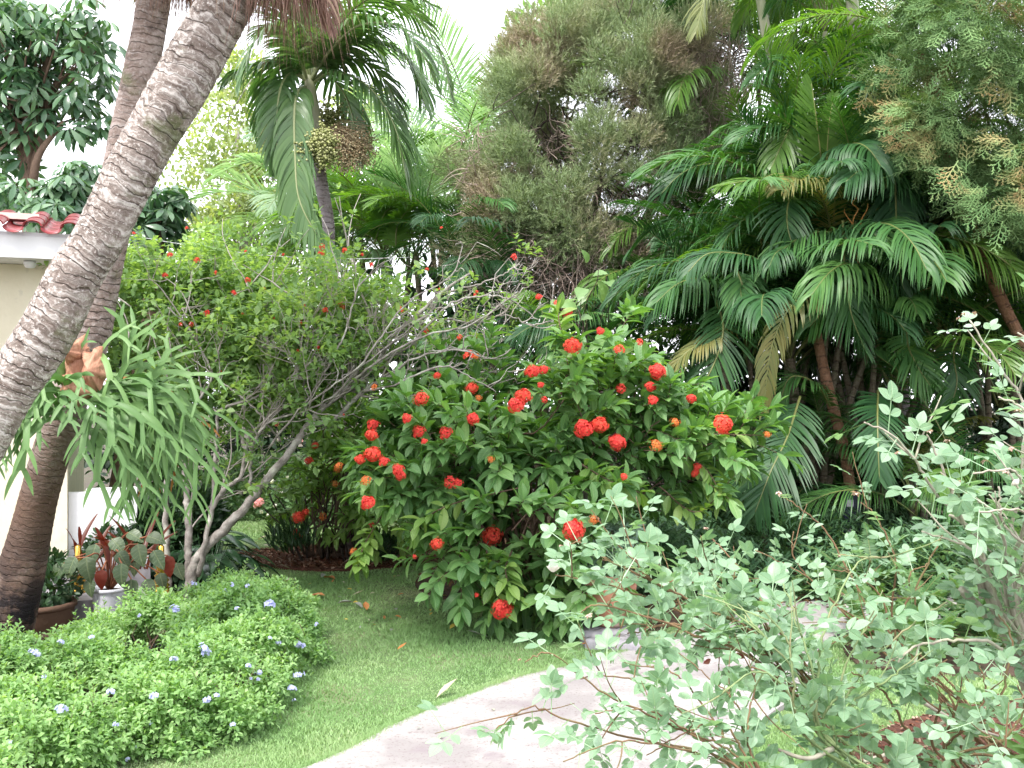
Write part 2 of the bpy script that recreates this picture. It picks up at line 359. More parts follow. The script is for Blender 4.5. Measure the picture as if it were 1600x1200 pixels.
# grass blades
m_grass = leaf_mat('grass blades', [(.15, .27, .09), (.21, .36, .125), (.29, .43, .17), (.44, .48, .28)], nscale=.9, nmix=.75, rough=.6, trans=.25, spec=.2, tcol=(1.3, 1.4, .6))
r = rs(6); N = 520000
d = 3.9 + (12.6 - 3.9) * r.rand(N) ** 1.5
x = (-.56 + 1.12 * r.rand(N)) * (d + .3)
P = np.column_stack([x, d])
ok = ~inpoly(P, path_poly)
for pp in (back_bed, soil_right_poly, island, left_bed, fern_bed): ok &= ~inpoly(P, pp)
P = P[ok]; N = len(P); z = bumpz(P[:, 0], P[:, 1])
a = r.rand(N) * 2 * math.pi; h = (.012 + .015 * r.rand(N)) * (.8 + .5 * np.sin(P[:, 0] * 3.1) * np.sin(P[:, 1] * 2.7)); w = .0018 * (1 + P[:, 1] / 6)
dx = np.stack([np.cos(a), np.sin(a), 0 * a], -1) * w[:, None]; lean = np.stack([r.normal(size=N), r.normal(size=N), 0 * a], -1) * (h * .55)[:, None]
B0 = np.column_stack([P, z]); V = np.stack([B0 - dx, B0 + dx, B0 + lean + np.stack([0 * h, 0 * h, h], -1)], 1).reshape(-1, 3)
g = Geo(); g.add(V, np.arange(3 * N).reshape(-1, 3))
# tufts along the path edge
e = pathL[2:60]; k = 16000; i = r.randint(0, len(e) - 1, k); t = r.rand(k)[:, None]; Q = e[i] * (1 - t) + e[i + 1] * t; Q = Q + np.stack([-np.abs(r.normal(size=k)) * .02 + .014, np.abs(r.normal(size=k)) * .02 - .014], -1)
a = r.rand(k) * 6.28; h = .03 + .02 * r.rand(k); dx = np.stack([np.cos(a), np.sin(a), 0 * a], -1) * .003
B0 = np.column_stack([Q, np.zeros(k)]); V = np.stack([B0 - dx, B0 + dx, B0 + np.stack([r.normal(size=k) * .015, r.normal(size=k) * .015, h], -1)], 1).reshape(-1, 3)
g.add(V, np.arange(3 * k).reshape(-1, 3))
solo('grass', g, m_grass, 'short green grass blades of the lawn', 'grass', kind='stuff', smooth=False)

# fallen leaves on the lawn and path (countable)
r = rs(8); m_fall = [leaf_mat('fallen leaf pale', [(.35, .33, .22), (.5, .47, .36)], trans=.1), leaf_mat('fallen leaf orange', [(.35, .12, .04), (.5, .22, .06)], trans=.1),
                     leaf_mat('fallen leaf grey', [(.16, .18, .13), (.3, .33, .25)], trans=.1), leaf_mat('fallen leaf yellow', [(.5, .38, .06), (.55, .42, .1)], trans=.1)]
fl = [(747, 1002, 2, .13), (710, 985, 3, .1), (498, 1121, 2, .05), (412, 901, 0, .12), (450, 914, 0, .14), (412, 914, 0, .1), (494, 936, 1, .14), (445, 892, 0, .1), (408, 897, 0, .09), (424, 887, 0, .1), (515, 908, 1, .14),
      (560, 934, 0, .1), (540, 947, 2, .12), (572, 955, 1, .12), (560, 950, 2, .1), (585, 985, 3, .08), (430, 940, 0, .08), (470, 875, 0, .1), (405, 868, 0, .1), (420, 858, 0, .1), (410, 845, 0, .11),
      (432, 850, 0, .1), (398, 852, 0, .1), (628, 1020, 1, .07), (505, 905, 2, .1), (440, 1127, 1, .05), (365, 1160, 2, .05), (700, 1088, 0, .14), (822, 1006, 2, .05), (908, 1010, 1, .06), (915, 1015, 1, .05),
      (1120, 1035, 1, .07), (1140, 1015, 1, .06), (1155, 1022, 3, .06), (1108, 1000, 3, .06), (1170, 1018, 1, .05), (770, 1120, 0, .035), (842, 1098, 2, .03), (690, 1165, 0, .03), (905, 1068, 1, .035), (655, 1150, 2, .025)]
fl += [(a_, b_, int(c_), d_) for a_, b_, c_, d_ in zip(rs(77).uniform(400, 900, 54), 905 + 95 * rs(78).rand(54) ** .8, rs(79).randint(0, 4, 54), rs(80).uniform(.025, .06, 54))]
fl = [q for q in fl if q[1] < 930 or q[0] > 505 or q[3] > .07]
fmesh = []
for k in range(4):
    gg = Geo(); gg.inst(leaf_t([.38, .45, .32, .5][k], 4, .25, [-.15, .2, -.25, .1][k], .01), [[0, -.5, 0]], frames(np.array([[0, 1, 0.]]), np.array([[0, 0, 1.]])), [1.])
    for mm in range(4): fmesh.append(gg.mesh('fallen_leaf', m_fall[mm]))
words = {0: 'pale dry', 1: 'orange', 2: 'grey green curled', 3: 'yellow'}
places = ['near the mulch bed', 'beside the pale green hedge', 'on the far lawn', 'under the big red flowered shrub', 'in the middle of the lawn', 'by the path edge']
for k, (px, py, mi, s) in enumerate(fl):
    p = G(px, py); onp = inpoly(np.array([p[:2]]), path_poly)[0]; p[2] = (.036 if onp else bumpz(p[0], p[1]) + .028)
    pl_ = 'on the open pale path' if (onp and px <= 905) else 'on the path under the roses' if (onp and px > 900) else 'by the path edge' if py > 1080 else 'in the middle of the lawn' if py > 960 else 'under the big red flowered shrub' if px > 530 and py > 930 else 'on the far lawn' if py < 880 else 'beside the pale green hedge'
    o = bpy.data.objects.new('fallen_leaf', fmesh[(k % 4) * 4 + mi]); col.objects.link(o); o.location = [float(v) for v in p]; o.scale = (s, s, s)
    o.rotation_euler = (r.normal() * .15, r.normal() * .15, r.rand() * 6.28)
    tag(o, '%s fallen leaf lying %s' % (words[mi], pl_), 'fallen leaf', '%s fallen leaves lying %s' % (words[mi], pl_))

# ================================================================== HOUSE
m_wall = surf_mat('cream plaster', [(.62, .56, .42), (.68, .62, .48), (.72, .67, .54)], 2.5, bump=.12, bscale=40, extra=[(1.1, .55, .75, (.52, .47, .37)), (9, .62, .75, (.5, .46, .38))])
m_white = surf_mat('white plaster', [(.72, .72, .74), (.8, .8, .82)], 3, bump=.12, bscale=50, extra=[(2, .6, .8, (.6, .6, .62))])
m_tile = surf_mat('red glazed tile', [(.15, .014, .018), (.24, .022, .026), (.11, .012, .014)], 6, rough=.35, bump=.15, bscale=30, spec=.5)
m_pink = surf_mat('pale pink mortar', [(.55, .42, .38), (.66, .52, .47)], 8, bump=.2)
h = thing('house', 'cream walled house with white fascia and red wavy tile roof behind the leaning palm', 'house', (-5, 8, 0))
# wall direction: runs left to right, receding slightly
e0 = W(-330, 330, 6.6); e1 = W(120, 402, 7.25); dirx = nrm((e1 - e0)[:2]); nrmx = np.array([-dirx[1], dirx[0]])
def hp(s, t, z): q = e1[:2] + dirx * s + nrmx * t; return [q[0], q[1], z]
def hbox(g, s0, s1, t0, t1, z0, z1, mi=0):
    V = np.array([hp(s, t, z) for s in (s0, s1) for t in (t0, t1) for z in (z0, z1)])
    Fq = [(0, 1, 3, 2), (4, 6, 7, 5), (0, 4, 5, 1), (2, 3, 7, 6), (0, 2, 6, 4), (1, 5, 7, 3)]
    g.add(V, [t for q in Fq for t in ((q[0], q[1], q[2]), (q[0], q[2], q[3]))], mi)
g = Geo(); hbox(g, -7, -.08, .42, 5.0, 0, 2.50); part('wall', g, m_wall, h, False)
g = Geo(); hbox(g, -7, 0, 0, 5.2, 2.503, 2.66); fa_ = part('fascia', g, m_white, h, False)
g = Geo(); hbox(g, .05, .42, .45, .62, 0, .78); hbox(g, -.075, .05, .5, .56, 0, .76); part('porch_wall', g, m_white, h, False)
g = Geo()
hbox(g, -7, -.27, .35, .5, 2.83, 2.875); g_ridge = g
# barrel tiles: troughs and caps running up the slope
g = Geo(); pitch = .245; k = 14; nT = 29
for i in range(nT):
    s0 = .08 - i * pitch
    a = np.linspace(0, math.pi, k)
    for dn, (cx, cz, ra) in enumerate([(s0, 2.712, .066), (s0 - pitch / 2, 2.722, .062)]):
        sg = -1 if dn == 0 else 1
        for row in range(3):
            t0 = -.09 + row * .36; rows = []
            for (tt, grow) in ((t0, 1.06), (t0 + .40, .94)):
                zz = (tt + .09) * .22
                for rad in (ra * grow, ra * grow - .014):
                    rows.append(np.array([hp(cx + rad * math.cos(b), tt, cz + zz + sg * rad * math.sin(b) * .62 + row * .0) for b in a]))
            V = np.vstack([rows[0], rows[2], rows[3], rows[1], rows[0]])
            g.add(V, quads(5, k, False))
rf_ = part('roof', g, m_tile, h); part('ridge_cap', g_ridge, m_pink, rf_, False)
g = Geo(); hbox(g, -7, .0, .02, 5.2, 2.663, 2.69); part('roof_deck', g, m_white, h, False)
g = Geo(); c = np.array(hp(-.32, .18, 2.497)); add_lathe(g, [(0, 0), (.045, 0), (.045, -.02), (.03, -.045), (0, -.05)], c, 20); part('eave_lamp', g, m_white, fa_)

# steps and pots under the fern
m_step = surf_mat('grey concrete', [(.17, .16, .17), (.26, .25, .27), (.32, .3, .31)], 6, bump=.4, bscale=50)
st = thing('stone_step', 'low grey concrete steps behind the white plant pot', 'step', (-2.9, 7.3, 0))
g = Geo(); hbox(g, -.9, .62, -.6, -.12, 0, .14); part('lower_step', g, m_step, st, False)
g = Geo(); hbox(g, -.9, .50, -.12, .42, 0, .28); part('upper_step', g, m_step, st, False)
m_pot_white = surf_mat('white pot', [(.5, .51, .56), (.62, .63, .68), (.7, .7, .74)], 5, rough=.5, bump=.1, extra=[(9, .6, .75, (.35, .35, .34))])
m_clay = surf_mat('terracotta', [(.32, .13, .08), (.42, .2, .13), (.36, .2, .15)], 7, bump=.3, bscale=60, extra=[(4, .55, .7, (.45, .36, .3))])
m_brown = surf_mat('brown glazed clay', [(.09, .05, .035), (.15, .09, .06)], 7, bump=.3)
m_earth = surf_mat('potting soil', [(.03, .02, .015), (.06, .04, .03)], 20, bump=.8)
m_brass = surf_mat('brass', [(.55, .33, .05), (.7, .45, .1)], 8, rough=.25, bump=.05, spec=.8)
m_brass.node_tree.nodes['Principled BSDF'].inputs['Metallic'].default_value = .9
def pot(name, c, prof, mat, label, soilz, soilr, cat='plant pot'):
    p = thing(name, label, cat, c); g = Geo(); add_lathe(g, prof[:-4], c, 36); pb_ = part('pot_body', g, mat, p); g = Geo(); add_lathe(g, prof[-5:], c, 36); part('rim', g, mat, pb_)
    g = Geo(); add_lathe(g, [(0, soilz + .01), (soilr, soilz)], c, 30); part('soil', g, m_earth, p); return p
pc = W(171, 976, 6.62); pc[2] = 0
pot('plant_pot', pc, [(.0, 0), (.085, 0), (.09, .01), (.108, .225), (.118, .23), (.118, .25), (.1, .25), (.096, .22)], m_pot_white, 'white round plant pot holding the large leaved begonia', .225, .1)
pb = W(62, 985, 6.45); pb[2] = 0
pot('planter_bowl', pb, [(0, 0), (.17, 0), (.19, .02), (.21, .15), (.225, .16), (.225, .19), (.2, .19), (.19, .16)], m_brown, 'wide brown clay bowl planter behind the dark palm trunk', .16, .19)
for (px, py, d, lab) in ((252, 940, 7.0, 'brass ringed post foot between the white pot and the grey tree trunk'), (122, 948, 7.0, 'brass ringed post foot left of the white pot')):
    c = W(px, py, d); c = np.array([c[0], c[1], .14 if px > 200 else .14])
    prof = [(0, 0), (.075, 0), (.075, .02)]
    for q in range(6): prof += [(.045 - q * .004, .03 + q * .034), (.06 - q * .005, .045 + q * .034)]
    prof += [(.02, .25), (.02, .32), (0, .33)]
    g = Geo(); add_lathe(g, prof, c, 28); solo('brass_post', g, m_brass, lab, 'ornament', loc=c)
# terracotta pot on its slab
ps = thing('concrete_slab', 'rough grey concrete slab under the terracotta pot at the path edge', 'slab', W(955, 1015, 6.2) * [1, 1, 0])
g = Geo(); r = rs(4)
for (x0, x1, y0, y1, hh) in ((.42, .80, 6.06, 6.42, .085), (.60, .83, 5.86, 6.07, .075), (.44, .605, 5.98, 6.055, .06)):
    nx_ = 10; V = []
    a = np.linspace(0, 2 * math.pi, 40, endpoint=False); sq = lambda c_: np.sign(c_) * np.abs(c_) ** .45
    cx, cy_, hx, hy = (x0 + x1) / 2, (y0 + y1) / 2, (x1 - x0) / 2, (y1 - y0) / 2; jit = 1 + .05 * r.normal(size=40)
    rings = [(1.0, 0), (1.0, hh * .8), (.93, hh), (.0, hh)]
    for s, z in rings: V.append(np.stack([cx + hx * sq(np.cos(a)) * s * jit, cy_ + hy * sq(np.sin(a)) * s * jit, np.full(40, z) + (r.normal(size=40) * .003 if z else 0)], -1))
    g.add(np.vstack(V), quads(4, 40))
part('slab', g, m_step, ps)
pt = np.array([.62, 6.25, .09])
pot('terracotta_pot', pt, [(0, 0), (.085, 0), (.1, .02), (.15, .16), (.165, .27), (.175, .275), (.178, .33), (.16, .335), (.15, .3)], m_clay, 'terracotta pot with a leafy plant standing on the grey slab', .3, .15)
# dark garden light post; two pale plates painted in for light reflections
m_dark = surf_mat('dark blue metal', [(.012, .014, .035), (.02, .022, .05)], 6, rough=.35, bump=0, spec=.5)
m_glint = surf_mat('pale band', [(.4, .36, .45), (.5, .46, .55)], 6, rough=.4, bump=0)
pp = W(1328, 850, 9.0); pp[2] = 0; lp = thing('garden_post', 'dark blue square post with two pale bands in front of the palms', 'post', pp)
g = Geo(); add_box(g, pp + [-.075, -.06, 0], pp + [.075, .06, .62]); po_ = part('post', g, m_dark, lp, False); g = Geo(); add_box(g, pp + [-.09, -.075, .62], pp + [.09, .075, .65]); part('cap', g, m_dark, po_, False)
for zz in (.50, .24): g = Geo(); add_box(g, pp + [-.05, -.066, zz], pp + [.01, -.0605, zz + .06]); part('glint', g, m_glint, po_, False)
# overhead wire
wa, wb = W(120, 352, 8.4), W(640, 402, 12); t = np.linspace(0, 1, 30)[:, None]; Pw = wa * (1 - t) + wb * t; Pw[:, 2] -= .12 * np.sin(np.pi * t[:, 0])
g = Geo(); add_tube(g, Pw, .003, 5); solo('overhead_wire', g, m_white, 'thin pale wire running from the house over the shrubs', 'wire')
# ================================================================== FOREGROUND PALM TRUNKS, THATCH, STAGHORN FERN
def palm_bark(name, cols, lich=(.6, .56, .53), moss=(.10, .13, .04), dark=(.05, .035, .03), period=.052, lichamt=.5, burn=None):
    m, t = new_mat(name); L = t.links.new; uv = nd(t, 'ShaderNodeUVMap'); tc = nd(t, 'ShaderNodeTexCoord')
    sep = nd(t, 'ShaderNodeSeparateXYZ'); L(uv.outputs[0], sep.inputs[0])
    def noise(sc_, det, src='Object', dist=0):
        n_ = nd(t, 'ShaderNodeTexNoise'); n_.inputs['Scale'].default_value = sc_; n_.inputs['Detail'].default_value = det; n_.inputs['Roughness'].default_value = .65; L(tc.outputs[src], n_.inputs['Vector']); return n_.outputs[0]
    def mrange(s, a, b, c_=0., d_=1.):
        q = nd(t, 'ShaderNodeMapRange'); q.inputs[1].default_value = a; q.inputs[2].default_value = b; q.inputs[3].default_value = c_; q.inputs[4].default_value = d_; L(s, q.inputs[0]); return q.outputs[0]
    def mixc(f, a, cb):
        q = nd(t, 'ShaderNodeMix'); q.data_type = 'RGBA'; L(f, q.inputs[0]); L(a, q.inputs[6]); q.inputs[7].default_value = (*cb, 1); return q.outputs[2]
    def math_(op, a, b):
        q = nd(t, 'ShaderNodeMath', operation=op)
        for i, v in enumerate((a, b)):
            if isinstance(v, (int, float)): q.inputs[i].default_value = v
            else: L(v, q.inputs[i])
        return q.outputs[0]
    base = ramp(t, mrange(noise(9, 8), .3, .7), cols)
    n1 = noise(3.2, 4); wob = math_('MULTIPLY', math_('SUBTRACT', n1, .5), .17)
    ph = math_('DIVIDE', math_('ADD', sep.outputs[1], wob), period); fr = math_('FRACT', ph, 0); tri = math_('ABSOLUTE', math_('SUBTRACT', fr, .5), 0)
    line = mrange(tri, .40, .5); broken = mrange(noise(5, 3), .36, .56); line = math_('MULTIPLY', line, broken)
    sxo = nd(t, 'ShaderNodeSeparateXYZ'); L(tc.outputs['Object'], sxo.inputs[0]); cb_ = nd(t, 'ShaderNodeCombineXYZ')
    L(math_('ADD', math_('MULTIPLY', sep.outputs[0], 3.), math_('MULTIPLY', sxo.outputs[0], 9.)), cb_.inputs[0]); L(math_('MULTIPLY', math_('ADD', sep.outputs[1], wob), 26.), cb_.inputs[1]); L(math_('MULTIPLY', sxo.outputs[2], 2.), cb_.inputs[2])
    ns = nd(t, 'ShaderNodeTexNoise'); ns.inputs['Scale'].default_value = 1.6; ns.inputs['Detail'].default_value = 8; ns.inputs['Roughness'].default_value = .7; L(cb_.outputs[0], ns.inputs['Vector'])
    c = mixc(mrange(ns.outputs[0], .50, .62, 0, lichamt), base, lich); c = mixc(mrange(ns.outputs[0], .46, .36, 0, .6), c, (dark[0] * 1.6, dark[1] * 1.5, dark[2] * 1.4))
    c = mixc(mrange(noise(45, 8), .54, .64, 0, lichamt * .7), c, lich)
    c = mixc(mrange(noise(60, 3), .6, .68, 0, lichamt * .9), c, (lich[0] * 1.15, lich[1] * 1.15, lich[2] * 1.15))
    c = mixc(mrange(noise(3.2, 10), .55, .66, 0, .7), c, moss)
    c = mixc(mrange(noise(6.5, 10), .58, .68, 0, .7), c, dark)
    c = mixc(math_('MULTIPLY', line, .75), c, (dark[0] * 1.5, dark[1] * 1.5, dark[2] * 1.5))
    if burn:
        sp = nd(t, 'ShaderNodeSeparateXYZ'); L(tc.outputs['Object'], sp.inputs[0])
        c = mixc(math_('MULTIPLY', mrange(sp.outputs[2], 1.5, .9), mrange(noise(3, 6), .3, .5, .45, .9)), c, (.10, .058, .04)); f = math_('MULTIPLY', mrange(sp.outputs[2], burn[1], burn[0]), mrange(noise(3.2, 6), .40, .5)); c = mixc(f, c, (.012, .01, .012))
    p = nd(t, 'ShaderNodeBsdfPrincipled'); p.inputs['Roughness'].default_value = .85; p.inputs['Specular IOR Level'].default_value = .25; L(c, p.inputs['Base Color'])
    hgt = math_('ADD', math_('MULTIPLY', noise(45, 8), 1.0), math_('MULTIPLY', line, -1.2)); hgt = math_('ADD', hgt, math_('MULTIPLY', noise(14, 6), 1.2))
    b = nd(t, 'ShaderNodeBump'); b.inputs['Strength'].default_value = .8; b.inputs['Distance'].default_value = .012; L(hgt, b.inputs['Height']); L(b.outputs[0], p.inputs['Normal'])
    o = nd(t, 'ShaderNodeOutputMaterial'); L(p.outputs[0], o.inputs[0]); return m
def palm_trunk(g, P, rad, seed, k=40, period=.052, amp=.02, lump=.05, res=.008):
    """curve with widths -> ringed trunk"""
    r = rs(seed); A = spline(np.column_stack([P, rad]), 600); L = np.concatenate([[0], np.cumsum(np.linalg.norm(np.diff(A[:, :3], axis=0), axis=1))])
    n = int(L[-1] / res); s = np.linspace(0, L[-1], n); A = np.stack([np.interp(s, L, A[:, i]) for i in range(4)], -1)
    a = np.arange(k) / k * 2 * math.pi
    ph = (s[:, None] + .018 * np.sin(a[None] + seed) + .012 * np.sin(2 * a[None] + s[:, None] * 2.1)) / period; fr = ph % 1
    ring = -amp * np.exp(-((fr - .5) / .12) ** 2) + amp * .6 * fr
    fi = r.rand(64); lum = lump * np.interp((s * 3.1)[:, None] + 1.5 * np.cos(a + 1)[None], np.arange(64), r.normal(size=64), period=63) * .5 + lump * .6 * np.sin(3 * a[None] + s[:, None] * 1.3 + seed)
    mod = 1 + ring + lum * .5 + r.normal(size=(n, k)) * .004
    V, Fc, uv = tube(A[:, :3], A[:, 3], k, True, mod); g.add(V, Fc, 0, uv)
    return A
m_barkB = palm_bark('leaning palm bark', [(.12, .092, .08), (.22, .18, .158), (.33, .28, .255)], lichamt=.8)
m_barkA = palm_bark('upright palm bark', [(.15, .11, .095), (.25, .19, .165), (.33, .27, .25)], lich=(.5, .46, .45), moss=(.09, .11, .04), period=.045, lichamt=.35, burn=(.3, .85))
def widths(pts):  # (px,py,d,w px) -> points, radii
    P = np.array([W(a, b, c) for a, b, c, w in pts]); return P, np.array([w / 2 / F * c for a, b, c, w in pts])
m_thatch = leaf_mat('dry thatch', [(.10, .055, .045), (.2, .12, .10), (.33, .22, .18), (.42, .33, .2)], nmix=.3, rough=.8, trans=.15, spec=.2, tcol=(1.3, 1, .7))
m_fan = leaf_mat('palm crown green', [(.03, .07, .02), (.07, .12, .03), (.16, .17, .05)], rough=.4, trans=.3)
def strands(r, n, cen, spread, zr, lr, lean=(0, 0), w=.004):
    """hanging dry leaf strips: ribbons of 5 segments"""
    P0 = cen + np.column_stack([r.normal(size=n) * spread[0], r.normal(size=n) * spread[1], (r.rand(n)) * zr])
    L = lr[0] + (lr[1] - lr[0]) * r.rand(n); out_ = nrm(P0 - cen); dirv = nrm(np.column_stack([out_[:, 0] * .25 + r.normal(size=n) * .10 + lean[0], out_[:, 1] * .25 + r.normal(size=n) * .10, -np.ones(n)]))
    side = nrm(np.cross(dirv, unit(r, n))); K = 5; V = []
    for j in range(K + 1):
        t = j / K; q = P0 + dirv * (L * t)[:, None] + side * (np.sin(t * 3 + L * 9) * .02)[:, None]; q[:, 2] -= .05 * t * t
        ww = w * (1 - t * .9); V.append(np.stack([q - side * ww, q + side * ww], 1))
    V = np.stack(V, 1).reshape(-1, 3); k2 = (K + 1) * 2; Fc = []
    for j in range(K): a = 2 * j; Fc += [[a, a + 1, a + 3], [a, a + 3, a + 2]]
    return V, (np.array(Fc)[None] + (np.arange(n) * k2)[:, None, None]).reshape(-1, 3)

# --- frond: rachis curve + leaflets, works in any frame
def frond_geo(g, pts, nl=46, ll=.45, lw=.035, droop=.6, vee=.35, ang0=70, ang1=25, seed=0, start=.12, rad=.012, mi_leaf=0, mi_rachis=1, seg=5, side=(1, 1), up=(0, 0, 1), shape=.55, jit=.08, miss=0.):
    r = rs(seed + 7); P = spline(pts, 60); Ls = np.concatenate([[0], np.cumsum(np.linalg.norm(np.diff(P, axis=0), axis=1))]); s = np.linspace(0, Ls[-1], 40)
    P = np.stack([np.interp(s, Ls, P[:, i]) for i in range(3)], -1)
    V, Fc, uv = tube(P, rad * (1 - .85 * np.linspace(0, 1, 40)) + .001, 5); g.add(V, Fc, mi_rachis)
    T = nrm(np.gradient(P, axis=0)); up = np.asarray(up, float)
    for sg, on in ((1, side[0]), (-1, side[1])):
        if not on: continue
        t = np.linspace(start, .995, nl) + r.normal(size=nl) * .002; t = np.clip(t, 0, 1)
        if miss: t = t[r.rand(nl) > miss]
        n = len(t); B = np.stack([np.interp(t, np.linspace(0, 1, 40), P[:, i]) for i in range(3)], -1); Tt = nrm(np.stack([np.interp(t, np.linspace(0, 1, 40), T[:, i]) for i in range(3)], -1))
        S = np.cross(Tt, up); bad = np.linalg.norm(S, axis=1) < .15
        if bad.any():
            good = np.where(~bad)[0]
            for b in np.where(bad)[0]: S[b] = S[good[np.argmin(abs(good - b))]] if len(good) else [1, 0, 0]
        S = nrm(S) * sg; Nn = np.cross(S, Tt) * sg; Nn = nrm(Nn)
        u = (t - start) / (1 - start); an = np.radians(ang0 + (ang1 - ang0) * u + r.normal(size=n) * 4)
        D = nrm(Tt * np.cos(an)[:, None] + S * np.sin(an)[:, None] + Nn * (vee + r.normal(size=n) * jit)[:, None])
        ln = ll * (np.clip(np.sin(np.pi * (.12 + .84 * u)), .05, 1)) ** shape * (1 + r.normal(size=n) * .06)
        q = B.copy(); rows = []; dcur = D.copy()
        Wd = Tt - D * (Tt * D).sum(1, keepdims=True); Wd = nrm(Wd)
        for j in range(seg + 1):
            f = j / seg; wv = lw / 2 * (np.sin(math.pi * min(.98, .18 + .8 * f)) ** .7 if f < 1 else .04)
            Wj = Wd - dcur * (Wd * dcur).sum(1, keepdims=True); Wj = nrm(Wj)
            rows.append(np.stack([q - Wj * wv, q + Wj * wv], 1))
            dcur = nrm(dcur + np.array([0, 0, -1.]) * (droop * (.35 + f) / seg * 1.6) * (1 + r.normal(size=n)[:, None] * .15)); q = q + dcur * (ln / seg)[:, None]
        V = np.stack(rows, 1).reshape(-1, 3); k2 = (seg + 1) * 2; Fq = []
        for j in range(seg): a = 2 * j; Fq += [[a, a + 1, a + 3], [a, a + 3, a + 2]]
        g.add(V, (np.array(Fq)[None] + (np.arange(n) * k2)[:, None, None]).reshape(-1, 3), mi_leaf)
    return g
def arc_pts(az, el0, bend, L, n=8, base=(0, 0, 0)):
    """rachis leaving base at elevation el0 (deg), bending down by `bend` deg over its length"""
    P = [np.array(base, float)]; h = np.array([math.sin(R(az)), math.cos(R(az)), 0])
    for i in range(n):
        e = R(el0 - bend * ((i + .5) / n) ** 1.25); P.append(P[-1] + (h * math.cos(e) + np.array([0, 0, math.sin(e)])) * L / n)
    return np.array(P)

# leaning palm in front
pB = [(-330, 1190, 4.5, 120), (-230, 1020, 4.5, 96), (-130, 850, 4.5, 88), (-41, 707, 4.5, 82), (15, 607, 4.5, 80), (73, 520, 4.5, 84), (118, 430, 4.5, 80), (152, 377, 4.5, 76), (195, 290, 4.5, 77), (240, 205, 4.5, 80), (283, 130, 4.5, 86), (352, 5, 4.5, 80), (400, -90, 4.5, 76), (450, -190, 4.5, 80)]
P, rad = widths(pB); tB = thing('leaning_palm', 'thick leaning palm with pale ringed trunk crossing the upper left', 'palm tree', [P[0][0], P[0][1], 0])
g = Geo(); palm_trunk(g, P, rad, 3); part('trunk', g, m_barkB, tB, uv=True)
r = rs(21); g = Geo(); cB = W(425, -90, 4.5)
for (px, py, n, sx, l0, l1) in ((445, -100, 620, .08, .28, .56), (395, -95, 240, .05, .2, .42), (482, -110, 150, .05, .3, .5), (330, -90, 110, .05, .14, .28)):
    V, Fc = strands(r, n, W(px, py, 4.5), (sx, .1), .12, (l0, l1)); g.add(V, Fc)
part('thatch_skirt', g, m_thatch, tB, smooth=False)
for k in range(9):
    g = Geo(); az = k * 40 + 13; frond_geo(g, arc_pts(az, 55, 95, 1.5, base=P[-1]), nl=36, ll=.4, lw=.03, droop=.5, seed=k); part('frond', g, [m_fan, m_thatch], tB)
for k, pts in enumerate([[(440, -150, 4.5), (480, -80, 4.45), (505, -10, 4.4), (512, 40, 4.4)], [(440, -150, 4.5), (470, -60, 4.6), (492, 0, 4.6), (500, 30, 4.6)]]):
    g = Geo(); frond_geo(g, WP(pts), nl=24, ll=.22, lw=.012, droop=1.3, seed=50 + k, ang0=40); part('frond', g, [m_thatch, m_thatch], tB)
# second palm: dark foot, behind
pA = [(-6, 1045, 5.9, 108), (4, 990, 5.9, 90), (30, 905, 5.9, 74), (45, 845, 5.9, 64), (61, 775, 5.88, 57), (82, 700, 5.85, 57), (112, 610, 5.82, 58), (140, 530, 5.8, 58), (152, 460, 5.78, 60), (166, 385, 5.75, 60), (186, 290, 5.7, 58), (200, 215, 5.7, 56), (221, 110, 5.7, 52), (233, 50, 5.7, 50), (240, 0, 5.7, 50), (252, -110, 5.7, 52)]
P, rad = widths(pA); P[0][2] = -.03; tA = thing('ringed_palm', 'upright palm with blackened foot and fern on its trunk', 'palm tree', [P[0][0], P[0][1], 0])
g = Geo(); palm_trunk(g, P, rad, 9, period=.045); part('trunk', g, m_barkA, tA, uv=True)
g = Geo()
for (px, py, n, sx, l0, l1) in ((275, -70, 650, .10, .2, .42), (180, -75, 260, .10, .2, .34), (300, -70, 200, .06, .25, .45)):
    V, Fc = strands(r, n, W(px, py, 5.7), (sx, .12), .1, (l0, l1)); g.add(V, Fc)
part('thatch_skirt', g, m_thatch, tA, smooth=False)
for k in range(8):
    g = Geo(); frond_geo(g, arc_pts(k * 45 + 20, 50, 100, 1.5, base=P[-1]), nl=34, ll=.4, lw=.03, droop=.5, seed=70 + k); part('frond', g, [m_fan, m_thatch], tA)

# staghorn fern
m_stag = leaf_mat('staghorn frond', [(.075, .16, .045), (.12, .23, .065), (.19, .32, .10)], nscale=4, nmix=.4, rough=.5, trans=.22, spec=.35, objr=.55, tcol=(1.2, 1.5, .5))
m_stag_old = leaf_mat('staghorn old frond', [(.3, .12, .03), (.42, .2, .06)], nscale=4, rough=.6, trans=.2)
m_shield = surf_mat('fern shield', [(.24, .10, .06), (.40, .20, .13), (.5, .3, .2)], 9, rough=.7, bump=.5, bscale=30, stretch=(3, 3, .6))
sf = thing('staghorn_fern', 'large staghorn fern with hanging forked fronds mounted on the palm trunk', 'fern', W(125, 590, 5.7))
def ribbon(g, P, w, N, cup=.0):
    n = len(P); T = nrm(np.gradient(P, axis=0)); S = nrm(np.cross(T, N)); Nn = np.cross(S, T)
    V = np.stack([P - S * w[:, None] / 2 + Nn * cup * w[:, None], P, P + S * w[:, None] / 2 + Nn * cup * w[:, None]], 1).reshape(-1, 3)
    g.add(V, quads(n, 3, False)); return T, S
